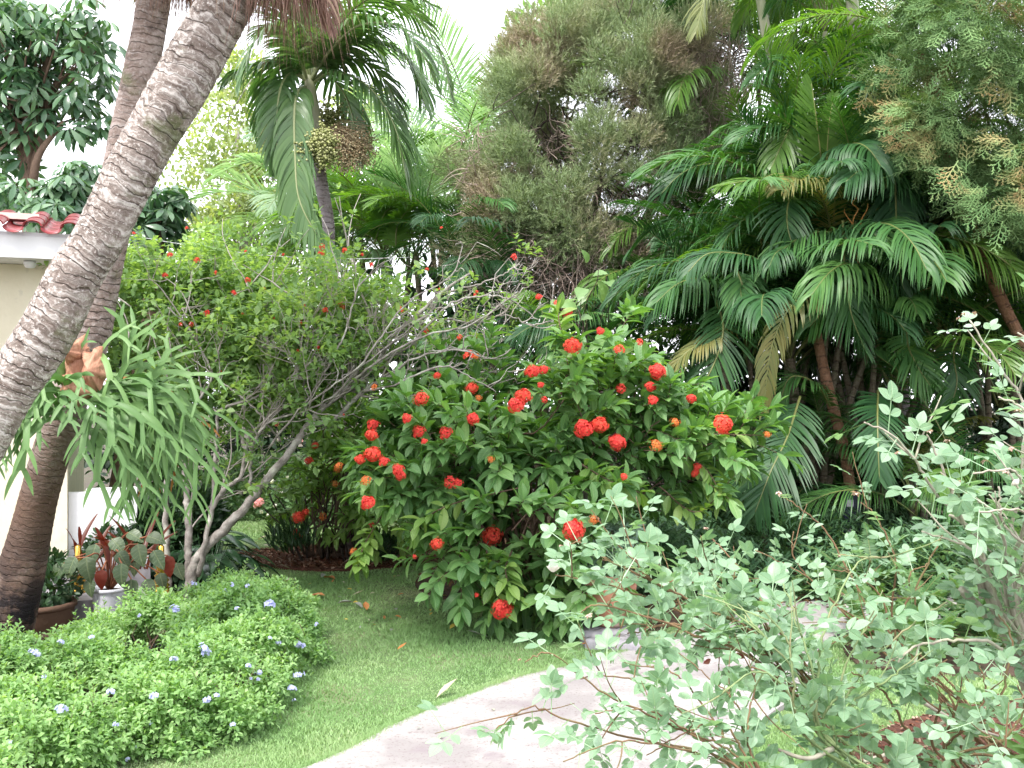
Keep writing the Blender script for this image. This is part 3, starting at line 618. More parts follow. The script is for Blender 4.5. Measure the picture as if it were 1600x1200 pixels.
def antler(g, base, d0, L, r, wscale=1.0, depth=3, droop=1.0, N0=None):
    """strap frond that widens, then forks into lobes which fork again"""
    def grow(p, d, L, w0, w1, dep, N, first=False):
        n = 12; P = [p]; dd = d.copy(); bendv = unit(r, 1)[0] * .1
        for i in range(n): dd = dd + np.array([0, 0, -1.]) * droop * (1.0 / n) * (.8 if first else 1.2) * L / .3 + bendv / n; dd = dd / np.linalg.norm(dd); P.append(P[-1] + dd * L / n)
        P = np.array(P); t = np.linspace(0, 1, n + 1)
        w = w0 + (w1 - w0) * t ** 1.2 if dep > 0 else w0 * (1 - t ** 2.2 * .9) + w1 * np.sin(t * math.pi) * .2
        ribbon(g, P, w, N, .16); 
        if dep > 0:
            S = np.cross(dd, N); S /= max(np.linalg.norm(S), 1e-6)
            for sg in (-1, 1):
                nd_ = dd + S * sg * (.5 + .35 * r.rand()); nd_ /= np.linalg.norm(nd_)
                grow(P[-1] + S * sg * w1 * .22 - dd * L * .05, nd_, L * (.55 + .35 * r.rand()), w1 * .56, w1 * (.62 + .1 * r.rand()), dep - 1 if r.rand() < .85 else 0, N)
    N = N0 if N0 is not None else np.array([0, -.6, .8])
    grow(np.asarray(base, float), np.asarray(d0, float), L, .016 * wscale, .056 * wscale, depth, N, True)
r = rs(33)
cS = W(132, 618, 5.62)
def to_dir(px, py, dd=0.0, fr=cS):
    v = W(px, py, fr[1] + dd) - fr; return v / np.linalg.norm(v)
for k in range(88):
    g = Geo()
    if k < 30:      # left and down curtain
        b = cS + [r.uniform(-.16, .05), r.uniform(-.22, -.02), r.uniform(-.15, .04)]; d0 = nrm(np.array([r.uniform(-1.3, .3), r.uniform(-.8, -.15), r.uniform(.1, .8)])); L = r.uniform(.14, .27)
    elif k < 62:    # down and right curtain
        b = cS + [r.uniform(.0, .25), r.uniform(-.2, .05), r.uniform(-.22, .05)]; d0 = nrm(np.array([r.uniform(.2, 1.3), r.uniform(-.8, .1), r.uniform(.0, .8)])); L = r.uniform(.18, .33)
    elif k < 82:    # long arching to the right
        b = cS + [r.uniform(.05, .28), r.uniform(-.12, .12), r.uniform(-.12, .12)]; d0 = nrm(np.array([1.1, r.uniform(-.6, .5), r.uniform(.2, .75)])); L = r.uniform(.22, .34)
    else:           # upright ones
        b = cS + [r.uniform(.14, .3), r.uniform(-.05, .15), r.uniform(-.1, .1)]; d0 = nrm(np.array([r.uniform(.1, .9), r.uniform(-.4, .4), r.uniform(.9, 1.4)])); L = r.uniform(.18, .26)
    N = nrm(np.array([r.uniform(-.4, .4), -1, .7])) if r.rand() < .8 else unit(r, 1)[0]
    antler(g, b, d0, L, r, .75 + .4 * r.rand(), 3 if r.rand() < .6 else 2, droop=1.15 + .5 * r.rand() if k < 82 else .6, N0=N)
    old = k in (49, 71)
    part('frond', g, m_stag_old if old else m_stag, sf, label='orange withered fern frond' if old else None)
for k, (px, py, w, h_, mt) in enumerate(((122, 572, .19, .30, m_shield), (98, 570, .12, .24, m_stag), (148, 578, .14, .24, m_shield), (118, 606, .18, .18, m_shield), (112, 548, .10, .14, m_shield))):
    c = W(px, py, 5.52 - .02 * k); a = np.linspace(0, 2 * math.pi, 40, endpoint=False); V = [c + [0, -.09, 0]]
    rr = 1 + .12 * np.sin(5 * a + k) + .08 * r.normal(size=40)
    rows = [np.stack([c[0] + w / 2 * s * rr * np.cos(a), np.full(40, c[1]) - .09 * (1 - s ** 2) + (.02 * np.sin(7 * a) if s == 1 else 0), c[2] + h_ / 2 * s * rr * np.sin(a)], -1) for s in (.02, .35, .7, 1)]
    g = Geo(); g.add(np.vstack(rows), quads(4, 40)); part('shield_frond', g, mt, sf)

# ================================================================== CHRISTMAS PALM (ringed grey trunk, fruit, long drooping fronds)
m_ppf = leaf_mat('palm leaflet green', [(.05, .115, .035), (.085, .17, .05), (.14, .24, .075)], nscale=2, nmix=.3, rough=.35, trans=.28, spec=.5, objr=.4, tcol=(1.4, 1.6, .5))
m_rach = leaf_mat('palm rachis', [(.20, .25, .09), (.28, .32, .14)], rough=.4, trans=0, nmix=.5)
m_barkC = palm_bark('grey ringed bark', [(.17, .14, .15), (.25, .21, .22), (.3, .27, .28)], lich=(.4, .38, .38), moss=(.14, .15, .09), period=.05, lichamt=.25)
m_shaft = surf_mat('crownshaft', [(.22, .25, .13), (.33, .34, .22), (.3, .25, .22)], 3, rough=.45, bump=.1, stretch=(4, 4, .5))
pc_ = [(556, 868, 9.4, 26), (548, 810, 9.4, 21), (540, 750, 9.4, 20), (530, 610, 9.4, 19), (519, 500, 9.4, 18), (514, 430, 9.4, 18), (513, 350, 9.4, 19), (500, 275, 9.4, 21), (494, 215, 9.4, 25)]
P, rad = widths(pc_); P[0][2] = -.02
tC = thing('fruiting_palm', 'slender palm with grey ringed trunk, fruit clusters and long arching fronds', 'palm tree', [P[0][0], P[0][1], 0])
g = Geo(); palm_trunk(g, P, rad, 5, k=24, period=.045, amp=.035, lump=.02); part('trunk', g, m_barkC, tC, uv=True)
P2, r2 = widths([(493, 222, 9.4, 27), (491, 195, 9.4, 26), (487, 160, 9.4, 21), (484, 132, 9.4, 16), (482, 118, 9.4, 10)])
g = Geo(); A = spline(np.column_stack([P2, r2]), 40); add_tube(g, A[:, :3], A[:, 3], 20); part('crownshaft', g, m_shaft, tC)
hero = [
 ([(484, 130, 9.4), (512, 88, 9.35), (555, 66, 9.3), (605, 72, 9.25), (643, 102, 9.2), (664, 165, 9.15)], .42, 56, .9),
 ([(484, 128, 9.4), (510, 60, 9.6), (550, 15, 9.8), (605, -2, 9.9), (655, 28, 10), (690, 90, 10), (705, 150, 10)], .42, 60, .9),
 ([(485, 132, 9.4), (520, 112, 9.3), (565, 128, 9.15), (600, 165, 9.05), (622, 215, 9.0), (636, 285, 9.0)], .46, 56, 1.0),
 ([(479, 135, 9.4), (466, 142, 9.1), (460, 175, 8.95), (461, 240, 8.9), (467, 310, 8.88), (495, 365, 8.88), (530, 398, 8.88)], .36, 62, 1.0),
 ([(482, 128, 9.4), (450, 100, 9.3), (415, 98, 9.2), (380, 108, 9.1), (350, 124, 9.05)], .3, 44, 1.0),
 ([(481, 126, 9.4), (462, 70, 9.5), (440, 20, 9.6), (408, -10, 9.6), (372, 10, 9.7)], .38, 48, .9),
 ([(484, 126, 9.4), (482, 60, 9.3), (492, 0, 9.2), (520, -60, 9.1)], .4, 48, .6),
 ([(485, 128, 9.4), (515, 60, 9.1), (560, 8, 8.9), (620, -15, 8.7), (680, 10, 8.6)], .42, 54, .9),
 ([(481, 128, 9.4), (458, 95, 9.7), (432, 105, 9.9), (415, 150, 10), (410, 215, 10)], .34, 44, 1.0),
 ([(486, 130, 9.4), (512, 118, 9.8), (540, 150, 10), (556, 205, 10.1), (560, 250, 10.1)], .34, 44, 1.0),
 ([(481, 127, 9.4), (455, 60, 9.0), (425, 40, 8.8), (395, 70, 8.7), (378, 130, 8.65)], .34, 46, 1.0),
 ([(484, 127, 9.4), (500, 60, 9.9), (530, 30, 10.3), (570, 45, 10.6), (600, 100, 10.7)], .36, 46, .9),
 ([(485, 127, 9.4), (515, 80, 9.1), (560, 40, 8.8), (620, 40, 8.6), (660, 85, 8.5), (680, 130, 8.5)], .42, 54, .9), ([(482, 128, 9.4), (455, 115, 9.3), (438, 140, 9.1), (432, 200, 9.0), (434, 260, 9.0)], .3, 46, .9), ([(483, 126, 9.4), (470, 60, 9.3), (455, 10, 9.3), (450, -60, 9.3)], .4, 44, .7), ([(486, 128, 9.4), (530, 95, 9.5), (575, 100, 9.6), (610, 140, 9.7), (628, 200, 9.7)], .4, 50, .9)]
for k, (pts, ll, nl, dr) in enumerate(hero):
    g = Geo(); frond_geo(g, WP(pts), nl=int(nl * 1.25), ll=ll * (1.2 if k != 3 else 1.15), lw=.03, droop=dr * (1.1 if k != 3 else 1.7), vee=.15, ang0=62, ang1=28, seed=k * 3, rad=.016, seg=6, start=.10, up=(0, -1, .25) if k == 3 else (0, 0, 1)); part('frond', g, [m_ppf, m_rach], tC)
m_fruit = leaf_mat('palm fruit green', [(.16, .19, .05), (.27, .30, .09), (.44, .44, .24)], rough=.5, trans=0, nmix=.2)
m_fruit2 = leaf_mat('palm fruit stalks tan', [(.38, .26, .15), (.55, .42, .27), (.40, .42, .22)], rough=.6, trans=0, nmix=.2)
def blob_t(k=1):
    a = np.array([[0, 0, 1], [1, 0, 0], [0, 1, 0], [-1, 0, 0], [0, -1, 0], [0, 0, -1.]]); f = np.array([[0, 1, 2], [0, 2, 3], [0, 3, 4], [0, 4, 1], [5, 2, 1], [5, 3, 2], [5, 4, 3], [5, 1, 4]]); return a, f
OCT = blob_t(); r = rs(44)
for k, (px, py, sx, sy, mt, lab, nb) in enumerate(((494, 230, 30, 27, m_fruit, None, 2200), (538, 234, 32, 28, m_fruit2, 'tan and orange dry fruit cluster', 1500), (428, 210, 24, 24, m_fruit, None, 700), (522, 183, 24, 22, m_fruit, None, 700), (562, 225, 22, 34, m_fruit2, 'thin tan fruit stalks', 500))):
    c = W(px, py, (8.95, 9.25, 9.28, 9.6, 9.3)[k]); u = (unit(r, nb) * (r.rand(nb) ** (.45 if k in (0, 3) else .8))[:, None] if k != 1 else r.normal(size=(nb, 3)) * .5) * np.array([sx, 22, sy]) / F * 9.4 + c; lob = unit(r, 9) * np.array([sx, 20, sy]) / F * 9.4 * .62 + c; li = r.randint(9, size=nb); u = lob[li] + r.normal(size=(nb, 3)) * .05 * (.7 + .6 * r.rand(9))[li][:, None] * [1, 1, 1.25] + [0, 0, -.02]
    g = Geo(); g.inst(OCT, u, frames(unit(r, nb), unit(r, nb)), (.011 + .006 * r.rand(nb)) * (1 if k in (0, 3) else .65))
    fc_ = part('fruit_cluster', g, mt, tC, label=lab, off=c - P[0]); g = Geo()
    root = W(492, 218, 9.4)
    for q in range(46 if k in (0, 3) else 130):
        e = u[r.randint(nb)]; mid = (root + e) / 2 + [0, 0, .06 + .05 * r.rand()]; add_tube(g, spline([root, mid, e], 7), .0035, 3)
    part('stalks', g, mt, fc_)
# ================================================================== SHRUBS
def leaves_on(g, T, P, N, size, r, out_w=1.0, up_w=.3, rnd=.6, nup=.8, mi=0, droop=0.):
    """one leaf per point: points along outward normal + up + random; faces mostly up"""
    n = len(P); D = nrm(N * out_w + np.array([0, 0, up_w - droop]) + r.normal(size=(n, 3)) * rnd)
    H = np.array([0, 0, nup]) + N * .45 + r.normal(size=(n, 3)) * .35
    g.inst(T, P, frames(D, H), size[0] + (size[1] - size[0]) * r.rand(n), mi)
def twig_leaves(g, gt, r, P, D, L, nl, T, size, spread=55, mi=0, tr=.0025, pairs=True, sag=.25, tk=4, nup=1.0):
    """shoots: a short curved twig with opposite leaf pairs toward its tip. P base (n,3), D dir (n,3)"""
    n = len(P); Lr = L * (.7 + .6 * r.rand(n))
    for j in range(nl):
        f = .25 + .75 * (j / (nl - 1)); q = P + D * (Lr * f)[:, None]; q[:, 2] -= sag * Lr * f ** 2
        T_ = nrm(D + np.array([0, 0, -1.]) * (2 * sag * f)); a = r.rand(n) * .6 + (j % 2) * math.pi / 2
        X = nrm(np.cross(T_, [0.13, .07, 1.])); Y = np.cross(T_, X)
        for s in ((1, -1) if pairs else (1 if j % 2 else -1,)):
            S = (X * np.cos(a)[:, None] + Y * np.sin(a)[:, None]) * s; an = np.radians(spread * (1.15 - .55 * f) + r.normal(size=n) * 10)
            Dl = nrm(T_ * np.cos(an)[:, None] + S * np.sin(an)[:, None] + [0, 0, -.12]); H = np.array([0, 0, nup]) + T_ * .25 + r.normal(size=(n, 3)) * .25
            g.inst(T, q, frames(Dl, H), (size[0] + (size[1] - size[0]) * r.rand(n)) * (1.0 if f < .9 else .75), mi)
    if gt is not None:
        for i in range(n):
            pts = P[i] + D[i] * (Lr[i] * np.linspace(0, 1, 4))[:, None]; pts[:, 2] -= sag * Lr[i] * np.linspace(0, 1, 4) ** 2; add_tube(gt, pts, [tr * 1.3, tr * 1.1, tr, tr * .6], tk)
def branchy(g, start, ends, r, r0=.02, r1=.004, wob=.06, k=5, n=14, bow=.15):
    """wandering branches from start to each end"""
    for e in ends:
        s = np.asarray(start, float); e = np.asarray(e, float); L = np.linalg.norm(e - s); m = 6; t = np.linspace(0, 1, m)[:, None]
        P = s * (1 - t) + e * t; P[1:-1] += r.normal(size=(m - 2, 3)) * wob * L; P[:, 2] += bow * L * np.sin(np.pi * t[:, 0])
        add_tube(g, spline(P, n), r0 + (r1 - r0) * np.linspace(0, 1, n) ** .7, k)
m_bark_grey = surf_mat('grey twig bark', [(.11, .095, .085), (.25, .225, .205), (.44, .42, .39)], 16, bump=.5, bscale=60, extra=[(9, .55, .68, (.42, .42, .36))])
m_bark_brown = surf_mat('brown twig bark', [(.08, .05, .035), (.15, .10, .07)], 14, bump=.5, bscale=60)
m_bark_dark = surf_mat('dark bark', [(.035, .025, .02), (.08, .06, .05)], 10, bump=.6, bscale=40)

# flower heads: ball of four petalled florets
def flower_head(r, n, rad=1.0, cover=1.0, petal=.28):
    i = np.arange(n) + .5; z = 1 - i / n * (1.0 + cover * .8); ph = i * 2.39996; q = np.sqrt(np.clip(1 - z * z, 0, 1)); U = np.stack([q * np.cos(ph), q * np.sin(ph), z], -1)
    U = nrm(U + r.normal(size=U.shape) * .1); k_ = unit(r, 1)[0]; Ra = rad * (.74 + .3 * r.rand(n) + .16 * np.sin(5 * (U @ k_) + 2) * (n > 20)); g = Geo(); V = []; Fc = []
    for a in range(4):
        ca, sa = math.cos(a * math.pi / 2), math.sin(a * math.pi / 2); b = len(V)
        for (x, y, zz) in ((0, 0, -.02), (.4, .55, .05), (0, 1, -.03), (-.4, .55, .05)): V.append([x * ca - y * sa, x * sa + y * ca, zz])
        Fc += [[b, b + 1, b + 2], [b, b + 2, b + 3]]
    b = len(V); V += [[.07, 0, 0], [-.07, 0, 0], [0, 0, -3.2]]; Fc += [[b, b + 1, b + 2]]
    T = (np.array(V, float), np.array(Fc)); H = r.normal(size=U.shape); X = nrm(np.cross(U, H)); Y = np.cross(U, X)
    g.inst(T, U * Ra[:, None], np.stack([X, Y, U], -1), petal * rad * (.8 + .4 * r.rand(n))); return g
m_red = leaf_mat('red petals', [(.6, .035, .035), (.72, .06, .05), (.82, .12, .08)], nmix=.1, rough=.6, trans=.2, tcol=(1.2, .9, .8), spec=.2)
m_coral = leaf_mat('coral red petals', [(.62, .04, .035), (.75, .08, .05), (.8, .15, .08)], nmix=.1, rough=.6, trans=.2, tcol=(1.2, .9, .8), spec=.2)
m_orange = leaf_mat('fading orange petals', [(.55, .1, .03), (.7, .22, .05), (.4, .16, .08)], nmix=.1, rough=.6, trans=.2, tcol=(1.2, .9, .8), spec=.2)
r = rs(90)
HEAD = {'red': flower_head(r, 120, cover=.75).mesh('flower_head', m_red, False), 'redb': flower_head(r, 85, cover=.5, petal=.32).mesh('flower_head', m_red, False), 'redc': flower_head(r, 100, cover=.65, petal=.3).mesh('flower_head', m_coral, False), 'red2': flower_head(r, 60, cover=.35).mesh('flower_head', m_red, False), 'coral': flower_head(r, 90, cover=.6, petal=.26).mesh('flower_head', m_coral, False),
        'orange': flower_head(r, 38, cover=.5).mesh('flower_head', m_orange, False), 'spray': flower_head(r, 14, cover=.2, petal=.45).mesh('flower_head', m_red, False), 'sprayc': flower_head(r, 12, cover=.2, petal=.45).mesh('flower_head', m_coral, False)}
T_ix = leaf_t(.42, 5, .18, .28, peak=.52)
m_ix = leaf_mat('glossy shrub leaf', [(.055, .135, .04), (.09, .205, .055), (.14, .28, .075), (.23, .385, .11)], nscale=1.4, nmix=.45, rough=.42, trans=.3, vein=9, spec=.5, tcol=(1.5, 1.7, .45))
m_ix2 = leaf_mat('glossy yellow green leaf', [(.08, .17, .035), (.14, .26, .05), (.25, .37, .08)], nscale=1.4, nmix=.45, rough=.42, trans=.35, vein=9, spec=.5, tcol=(1.5, 1.7, .45))
def shrub(name, label, cat, base, blobs, nshoot, L, nl, T, size, mats, stem_ends, heads, seed, clump=.28, nclump=140, group=None, inner=.35, sag=.25, up_w=.35, dens=None, stem_r=.02, cut=None):
    r = rs(seed); root = thing(name, label, cat, base, group)
    cl = clumps(r, blobs, nclump, clump); P, N = shell_points(r, np.vstack([cl]), nshoot, .45, .35)
    big = np.array(blobs, float); cen = big[:, :3].mean(0)
    if cut is not None: k = cut(P); P, N = P[k], N[k]
    Nb = nrm(P - (cen - [0, 0, .3])); P = P[r.rand(len(P)) < 2]; D = nrm(N * .7 + Nb * .7 + [0, 0, up_w] + r.normal(size=P.shape) * .35)
    g = Geo(); gt = Geo(); twig_leaves(g, gt, r, P, D, L, nl, T, size, sag=sag)
    g0 = g; part('foliage', g, mats, root, uv=True); part('twigs', gt, m_bark_brown, root)
    g = Geo(); sel = cl[r.choice(len(cl), min(len(cl), stem_ends), replace=False), :3]; b = np.asarray(base, float)
    for q in range(6): branchy(g, b + [r.normal() * .08, r.normal() * .08, -.02], sel[q::6], r, stem_r, .004, .06)
    part('branches', g, m_bark_brown, root)
    FP = np.concatenate(g0.V)
    for h in heads:
        px, py, d, dia, kind = h; kind = {'red': ('red', 'redb', 'redc')[r.randint(3)]}.get(kind, kind); d = surf_d(FP, px, py, dia * .5 + 6, d) - (.08 if dia > 22 else .02); c = W(px, py, d); sz = dia / 2 / F * d; v = nrm(np.array([0, 0, EYE]) - c)
        z = nrm(v * .55 + np.array([0, 0, .55]) + nrm(c - cen) * .35 + unit(r, 1)[0] * .25); q = Vector(z).to_track_quat('Z', 'Y').to_euler()
        o = shared('flower_head', HEAD[kind], root, c, q, (sz, sz, sz * (.9 + .1 * r.rand())))
    return root
def surf_d(P, px, py, rad, d0):
    """depth of the near side of a foliage cloud on this bearing"""
    bx_ = P[:, 0] / P[:, 1] * F + 800; by_ = 600 - (P[:, 2] - EYE) / P[:, 1] * F; m = ((bx_ - px) ** 2 + (by_ - py) ** 2) < rad ** 2
    return (np.percentile(P[m, 1], 3) - .04) if m.sum() > 8 else d0
# ---- big red flowered shrub
def E(px, py, d, rx, ry, dz=None): s = d / F; c = W(px, py, d); return (c[0], c[1], c[2], rx * s, dz if dz else max(rx, ry) * s * .8, ry * s)
big_blobs = [E(760, 800, 6.9, 150, 120, .7), E(890, 670, 7.2, 110, 85, .55), E(690, 705, 7.2, 110, 62, .6), E(860, 830, 6.7, 100, 105, .5), E(1010, 700, 7.2, 90, 58, .45), E(1085, 690, 7.3, 70, 36, .3), E(1140, 695, 7.1, 40, 20, .2), E(650, 780, 7.1, 80, 90, .5),
             E(920, 570, 7.3, 50, 62, .3), E(980, 600, 7.3, 60, 50, .35), E(800, 880, 6.7, 110, 70, .5), E(610, 830, 7.2, 50, 50, .3), E(780, 620, 7.4, 90, 38, .35), E(880, 505, 7.3, 18, 20, .1)]
heads = [(896, 828, 6.15, 33, 'red'), (784, 951, 6.1, 33, 'red'), (769, 838, 6.1, 32, 'coral'), (683, 850, 6.35, 20, 'coral'), (912, 670, 6.6, 30, 'red'), (937, 664, 6.7, 27, 'red'), (964, 691, 6.6, 28, 'red'), (1129, 663, 6.9, 33, 'coral'),
         (1027, 580, 6.95, 27, 'red'), (1016, 604, 6.95, 18, 'red'), (1020, 626, 6.9, 18, 'red2'), (1080, 623, 7.0, 16, 'red'), (895, 541, 6.95, 28, 'coral'), (886, 490, 7.1, 18, 'red2'), (842, 465, 7.2, 12, 'red2'), (869, 474, 7.2, 10, 'spray'),
         (938, 518, 7.1, 14, 'red2'), (999, 535, 7.1, 12, 'spray'), (967, 547, 7.05, 18, 'sprayc'), (818, 619, 6.7, 26, 'red'), (806, 633, 6.65, 26, 'red'), (834, 581, 6.9, 24, 'red2'), (850, 579, 6.9, 18, 'red2'), (827, 582, 6.9, 16, 'coral'),
         (845, 602, 6.85, 12, 'red2'), (739, 654, 6.65, 21, 'red'), (737, 607, 6.8, 20, 'coral'), (697, 677, 6.55, 22, 'red2'), (658, 623, 6.8, 24, 'coral'), (748, 622, 6.85, 11, 'orange'), (636, 654, 6.7, 17, 'red2'), (655, 675, 6.6, 22, 'red2'),
         (583, 665, 6.75, 22, 'red2'), (581, 680, 6.75, 20, 'red'), (583, 710, 6.65, 27, 'red'), (563, 718, 6.7, 17, 'red'), (600, 722, 6.6, 18, 'red2'), (622, 734, 6.55, 20, 'red2'), (625, 742, 6.5, 18, 'red'), (575, 786, 6.55, 23, 'red'),
         (703, 754, 6.4, 22, 'spray'), (715, 756, 6.4, 18, 'red2'), (767, 718, 6.5, 12, 'orange'), (1090, 732, 6.9, 18, 'red2'), (1085, 740, 6.9, 12, 'coral'), (1199, 679, 7.1, 12, 'orange'), (1055, 660, 6.9, 16, 'orange'), (1025, 696, 6.85, 22, 'orange'),
         (970, 608, 7.0, 18, 'spray'), (572, 751, 6.6, 18, 'orange'), (928, 812, 6.5, 16, 'orange'), (732, 557, 7.3, 20, 'sprayc'), (745, 557, 7.3, 12, 'orange'), (683, 587, 7.2, 12, 'coral'), (585, 605, 7.2, 12, 'orange'), (975, 745, 6.8, 12, 'red2'),
         (850, 625, 6.8, 12, 'spray'), (530, 728, 6.9, 14, 'orange'), (553, 862, 6.7, 14, 'orange'), (648, 870, 6.6, 8, 'spray'), (745, 930, 6.4, 8, 'red2'), (663, 690, 6.6, 11, 'red2')]
_gcut = lambda P: P[:, 2] > .18 + np.clip(.55 - .9 * (P[:, 0] + .75), 0, .75) * (P[:, 0] < -.1)
ixo = shrub('flowering_shrub', 'big glossy shrub covered in round red flower balls in the middle of the lawn', 'shrub', (.08, 7.25, 0), big_blobs, 880, .23, 6, T_ix, (.11, .185), m_ix, 60, heads, 101, clump=.24, nclump=150, cut=_gcut)
# long shoots that stand out of the mass
r = rs(102)
for pts in ([(870, 640, 6.9), (890, 570, 6.85), (895, 545, 6.9)], [(930, 700, 6.8), (905, 640, 6.7), (885, 560, 6.75)], [(1000, 700, 6.9), (1090, 680, 6.9), (1190, 680, 7.05)], [(1030, 760, 6.9), (1090, 800, 6.8), (1150, 740, 6.8)], [(890, 560, 7), (875, 510, 7), (872, 480, 7.1)],
            [(760, 860, 6.3), (768, 900, 6.1), (783, 945, 6.1)], [(800, 860, 6.3), (790, 890, 6.1), (800, 930, 6.05)], [(900, 720, 6.6), (950, 750, 6.4), (1000, 770, 6.35)], [(1040, 700, 6.9), (1100, 730, 6.85), (1130, 780, 6.8)], [(960, 640, 7), (975, 580, 7), (968, 545, 7.05)],
            [(600, 800, 6.8), (570, 850, 6.6), (560, 885, 6.5)], [(820, 760, 6.5), (700, 790, 6.3), (640, 830, 6.3)], [(990, 620, 7), (1010, 570, 7), (1000, 540, 7.1)]):
    g = Geo(); A = spline(WP(pts), 16); add_tube(g, A, np.linspace(.006, .003, 16), 5, 1); T_ = nrm(np.gradient(A, axis=0))
    for j in range(2, 16, 1):
        a = r.rand() * 6.28
        X = nrm(np.cross(T_[j], [.1, .2, 1.])); Y = np.cross(T_[j], X)
        for s in (1, -1):
            S = (X * math.cos(a) + Y * math.sin(a)) * s; D = nrm(T_[j] * .55 + S + [0, 0, -.15]); g.inst(T_ix, [A[j]], frames(D[None], np.array([[0, -.2, 1.]]) + r.normal(size=(1, 3)) * .2), [r.uniform(.10, .16)])
    part('shoot', g, [m_ix2, m_bark_brown], ixo, uv=True)
# low dark leafy plants at its foot
T_low = leaf_t(.5, 3, .15, .2)
m_dleaf = leaf_mat('dark low leaf', [(.02, .05, .02), (.035, .08, .028), (.055, .11, .04)], rough=.4, trans=.2)
r = rs(103); g = Geo(); P, N = shell_points(r, [E(900, 940, 6.9, 60, 45, .3), E(840, 965, 6.9, 50, 30, .25), E(960, 900, 7.3, 60, 50, .3)], 2600, .5, .5); P = P[P[:, 2] > .02]; N = nrm(P - [.5, 7, -.2]); leaves_on(g, T_low, P, N, (.04, .075), r)
solo('low_shrub', g, m_dleaf, 'low dark leafy shrub behind the grey slab under the big red flowered shrub', 'shrub', loc=(.4, 7, 0))
# grey trunk behind it
r = rs(104); tg = thing('grey_tree', 'grey forked tree trunk standing behind the big red flowered shrub', 'tree', (1.0, 7.9, 0))
g = Geo(); A = WP([(960, 935, 7.9), (948, 880, 7.9), (932, 830, 7.95), (915, 760, 8.0), (905, 690, 8.1), (900, 620, 8.2)]); A[0][2] = -.03; S = spline(A, 30); add_tube(g, S, np.interp(np.linspace(0, 1, 30), [0, .2, .6, 1], [.14, .10, .07, .035]), 14, mod=1 + r.normal(size=(30, 14)) * .04); part('trunk', g, m_bark_grey, tg)
g = Geo(); branchy(g, S[16], WP([(1000, 720, 8.2), (1060, 760, 8.0), (1120, 700, 8.1), (840, 560, 8.3), (980, 600, 8.3), (1040, 800, 7.9)]), r, .03, .006, .07)
for q in range(18): s_ = S[r.randint(10, 28)]; branchy(g, s_, [s_ + [r.uniform(-.6, .9), r.uniform(-.4, .3), r.uniform(-.15, .35)]], r, .014, .003, .1)
part('branches', g, m_bark_dark, tg)
# ---- second red flowered shrub, in the mulch bed
b2 = [E(560, 735, 8.9, 55, 50, .4), E(525, 770, 8.9, 50, 36, .35), E(505, 710, 9.0, 35, 30, .3), E(590, 790, 8.8, 40, 40, .3), E(478, 800, 8.9, 22, 24, .2), E(540, 660, 9.0, 35, 30, .25)]
h2 = [(483, 720, 8.5, 14, 'red'), (528, 732, 8.5, 15, 'orange'), (467, 808, 8.4, 20, 'coral'), (464, 834, 8.3, 18, 'red'), (478, 800, 8.4, 12, 'coral'), (505, 807, 8.4, 14, 'orange'), (553, 862, 8.2, 13, 'orange'), (493, 696, 8.6, 11, 'coral'), (524, 756, 8.5, 12, 'orange'), (545, 700, 8.6, 9, 'red2'), (580, 820, 8.4, 10, 'spray')]
sh2 = shrub('flowering_shrub', 'smaller red flowered shrub rising from the round mulch bed', 'shrub', (-1.65, 9.0, 0), b2, 250, .2, 5, T_ix, (.09, .15), m_ix2, 30, h2, 111, clump=.2, nclump=46, stem_r=.012)
r = rs(112); g = Geo()
for q in range(16):
    s0 = np.array([-2.05 + .9 * r.rand(), 8.8 + .4 * r.rand(), 0]); e = s0 + [r.uniform(-.35, .15), r.uniform(-.1, .1), r.uniform(.5, .85)]; branchy(g, s0, [e], r, .013, .006, .03)
part('branches', g, m_bark_dark, sh2)
# thin trunk plant beside it
r = rs(113); g = Geo(); gt = Geo()
P, N = shell_points(r, [E(455, 845, 8.7, 40, 22, .2), E(590, 860, 8.8, 40, 22, .2)], 900, .3, .5); P = P[P[:, 2] > .02]; leaves_on(g, leaf_t(.12, 3, .1, .3), P, nrm(P - [-1.7, 8.8, -.4]), (.08, .14), r, up_w=.9)
solo('grassy_plant', g, m_dleaf, 'thin grassy leaves growing in the round mulch bed', 'plant', loc=(-1.7, 8.8, 0))

# ---- grey branched tree with red specks (left middle)
r = rs(120); jt = thing('spreading_tree', 'grey branched spreading tree with small red flowers leaning over the lawn', 'tree', W(296, 940, 7.3) * [1, 1, 0])
g = Geo()
def limb(pts, r0, r1, n=40, k=9):
    A = spline(WP(pts), n); A += rs(int(pts[0][0] * 7 + pts[-1][0])).normal(size=A.shape) * .004; add_tube(g, A, np.linspace(r0 * .85, r1, n), k, mod=1 + r.normal(size=(n, k)) * .05); return A
b0 = W(293, 945, 7.3); b0[2] = -.02; bx = (293, 953, 7.3)
L1 = limb([bx, (300, 895, 7.3), (318, 860, 7.3), (362, 815, 7.3), (393, 780, 7.3), (420, 745, 7.3), (447, 715, 7.3), (470, 680, 7.35), (482, 664, 7.4), (510, 632, 7.4), (545, 601, 7.45), (586, 571, 7.5), (612, 528, 7.5), (647, 497, 7.5), (690, 458, 7.6), (738, 424, 7.6)], .048, .009, 90)
L2 = limb([(482, 664, 7.4), (523, 656, 7.4), (548, 630, 7.4), (567, 613, 7.4), (605, 588, 7.4), (640, 578, 7.4), (683, 577, 7.5), (730, 590, 7.5)], .026, .008, 50)
L3 = limb([(296, 935, 7.3), (294, 870, 7.35), (295, 815, 7.35), (290, 760, 7.4), (285, 700, 7.4)], .038, .02)
L4 = limb([(310, 900, 7.3), (320, 850, 7.25), (332, 795, 7.3), (350, 765, 7.3), (375, 745, 7.3), (385, 700, 7.4), (400, 670, 7.4), (440, 640, 7.4)], .024, .01)
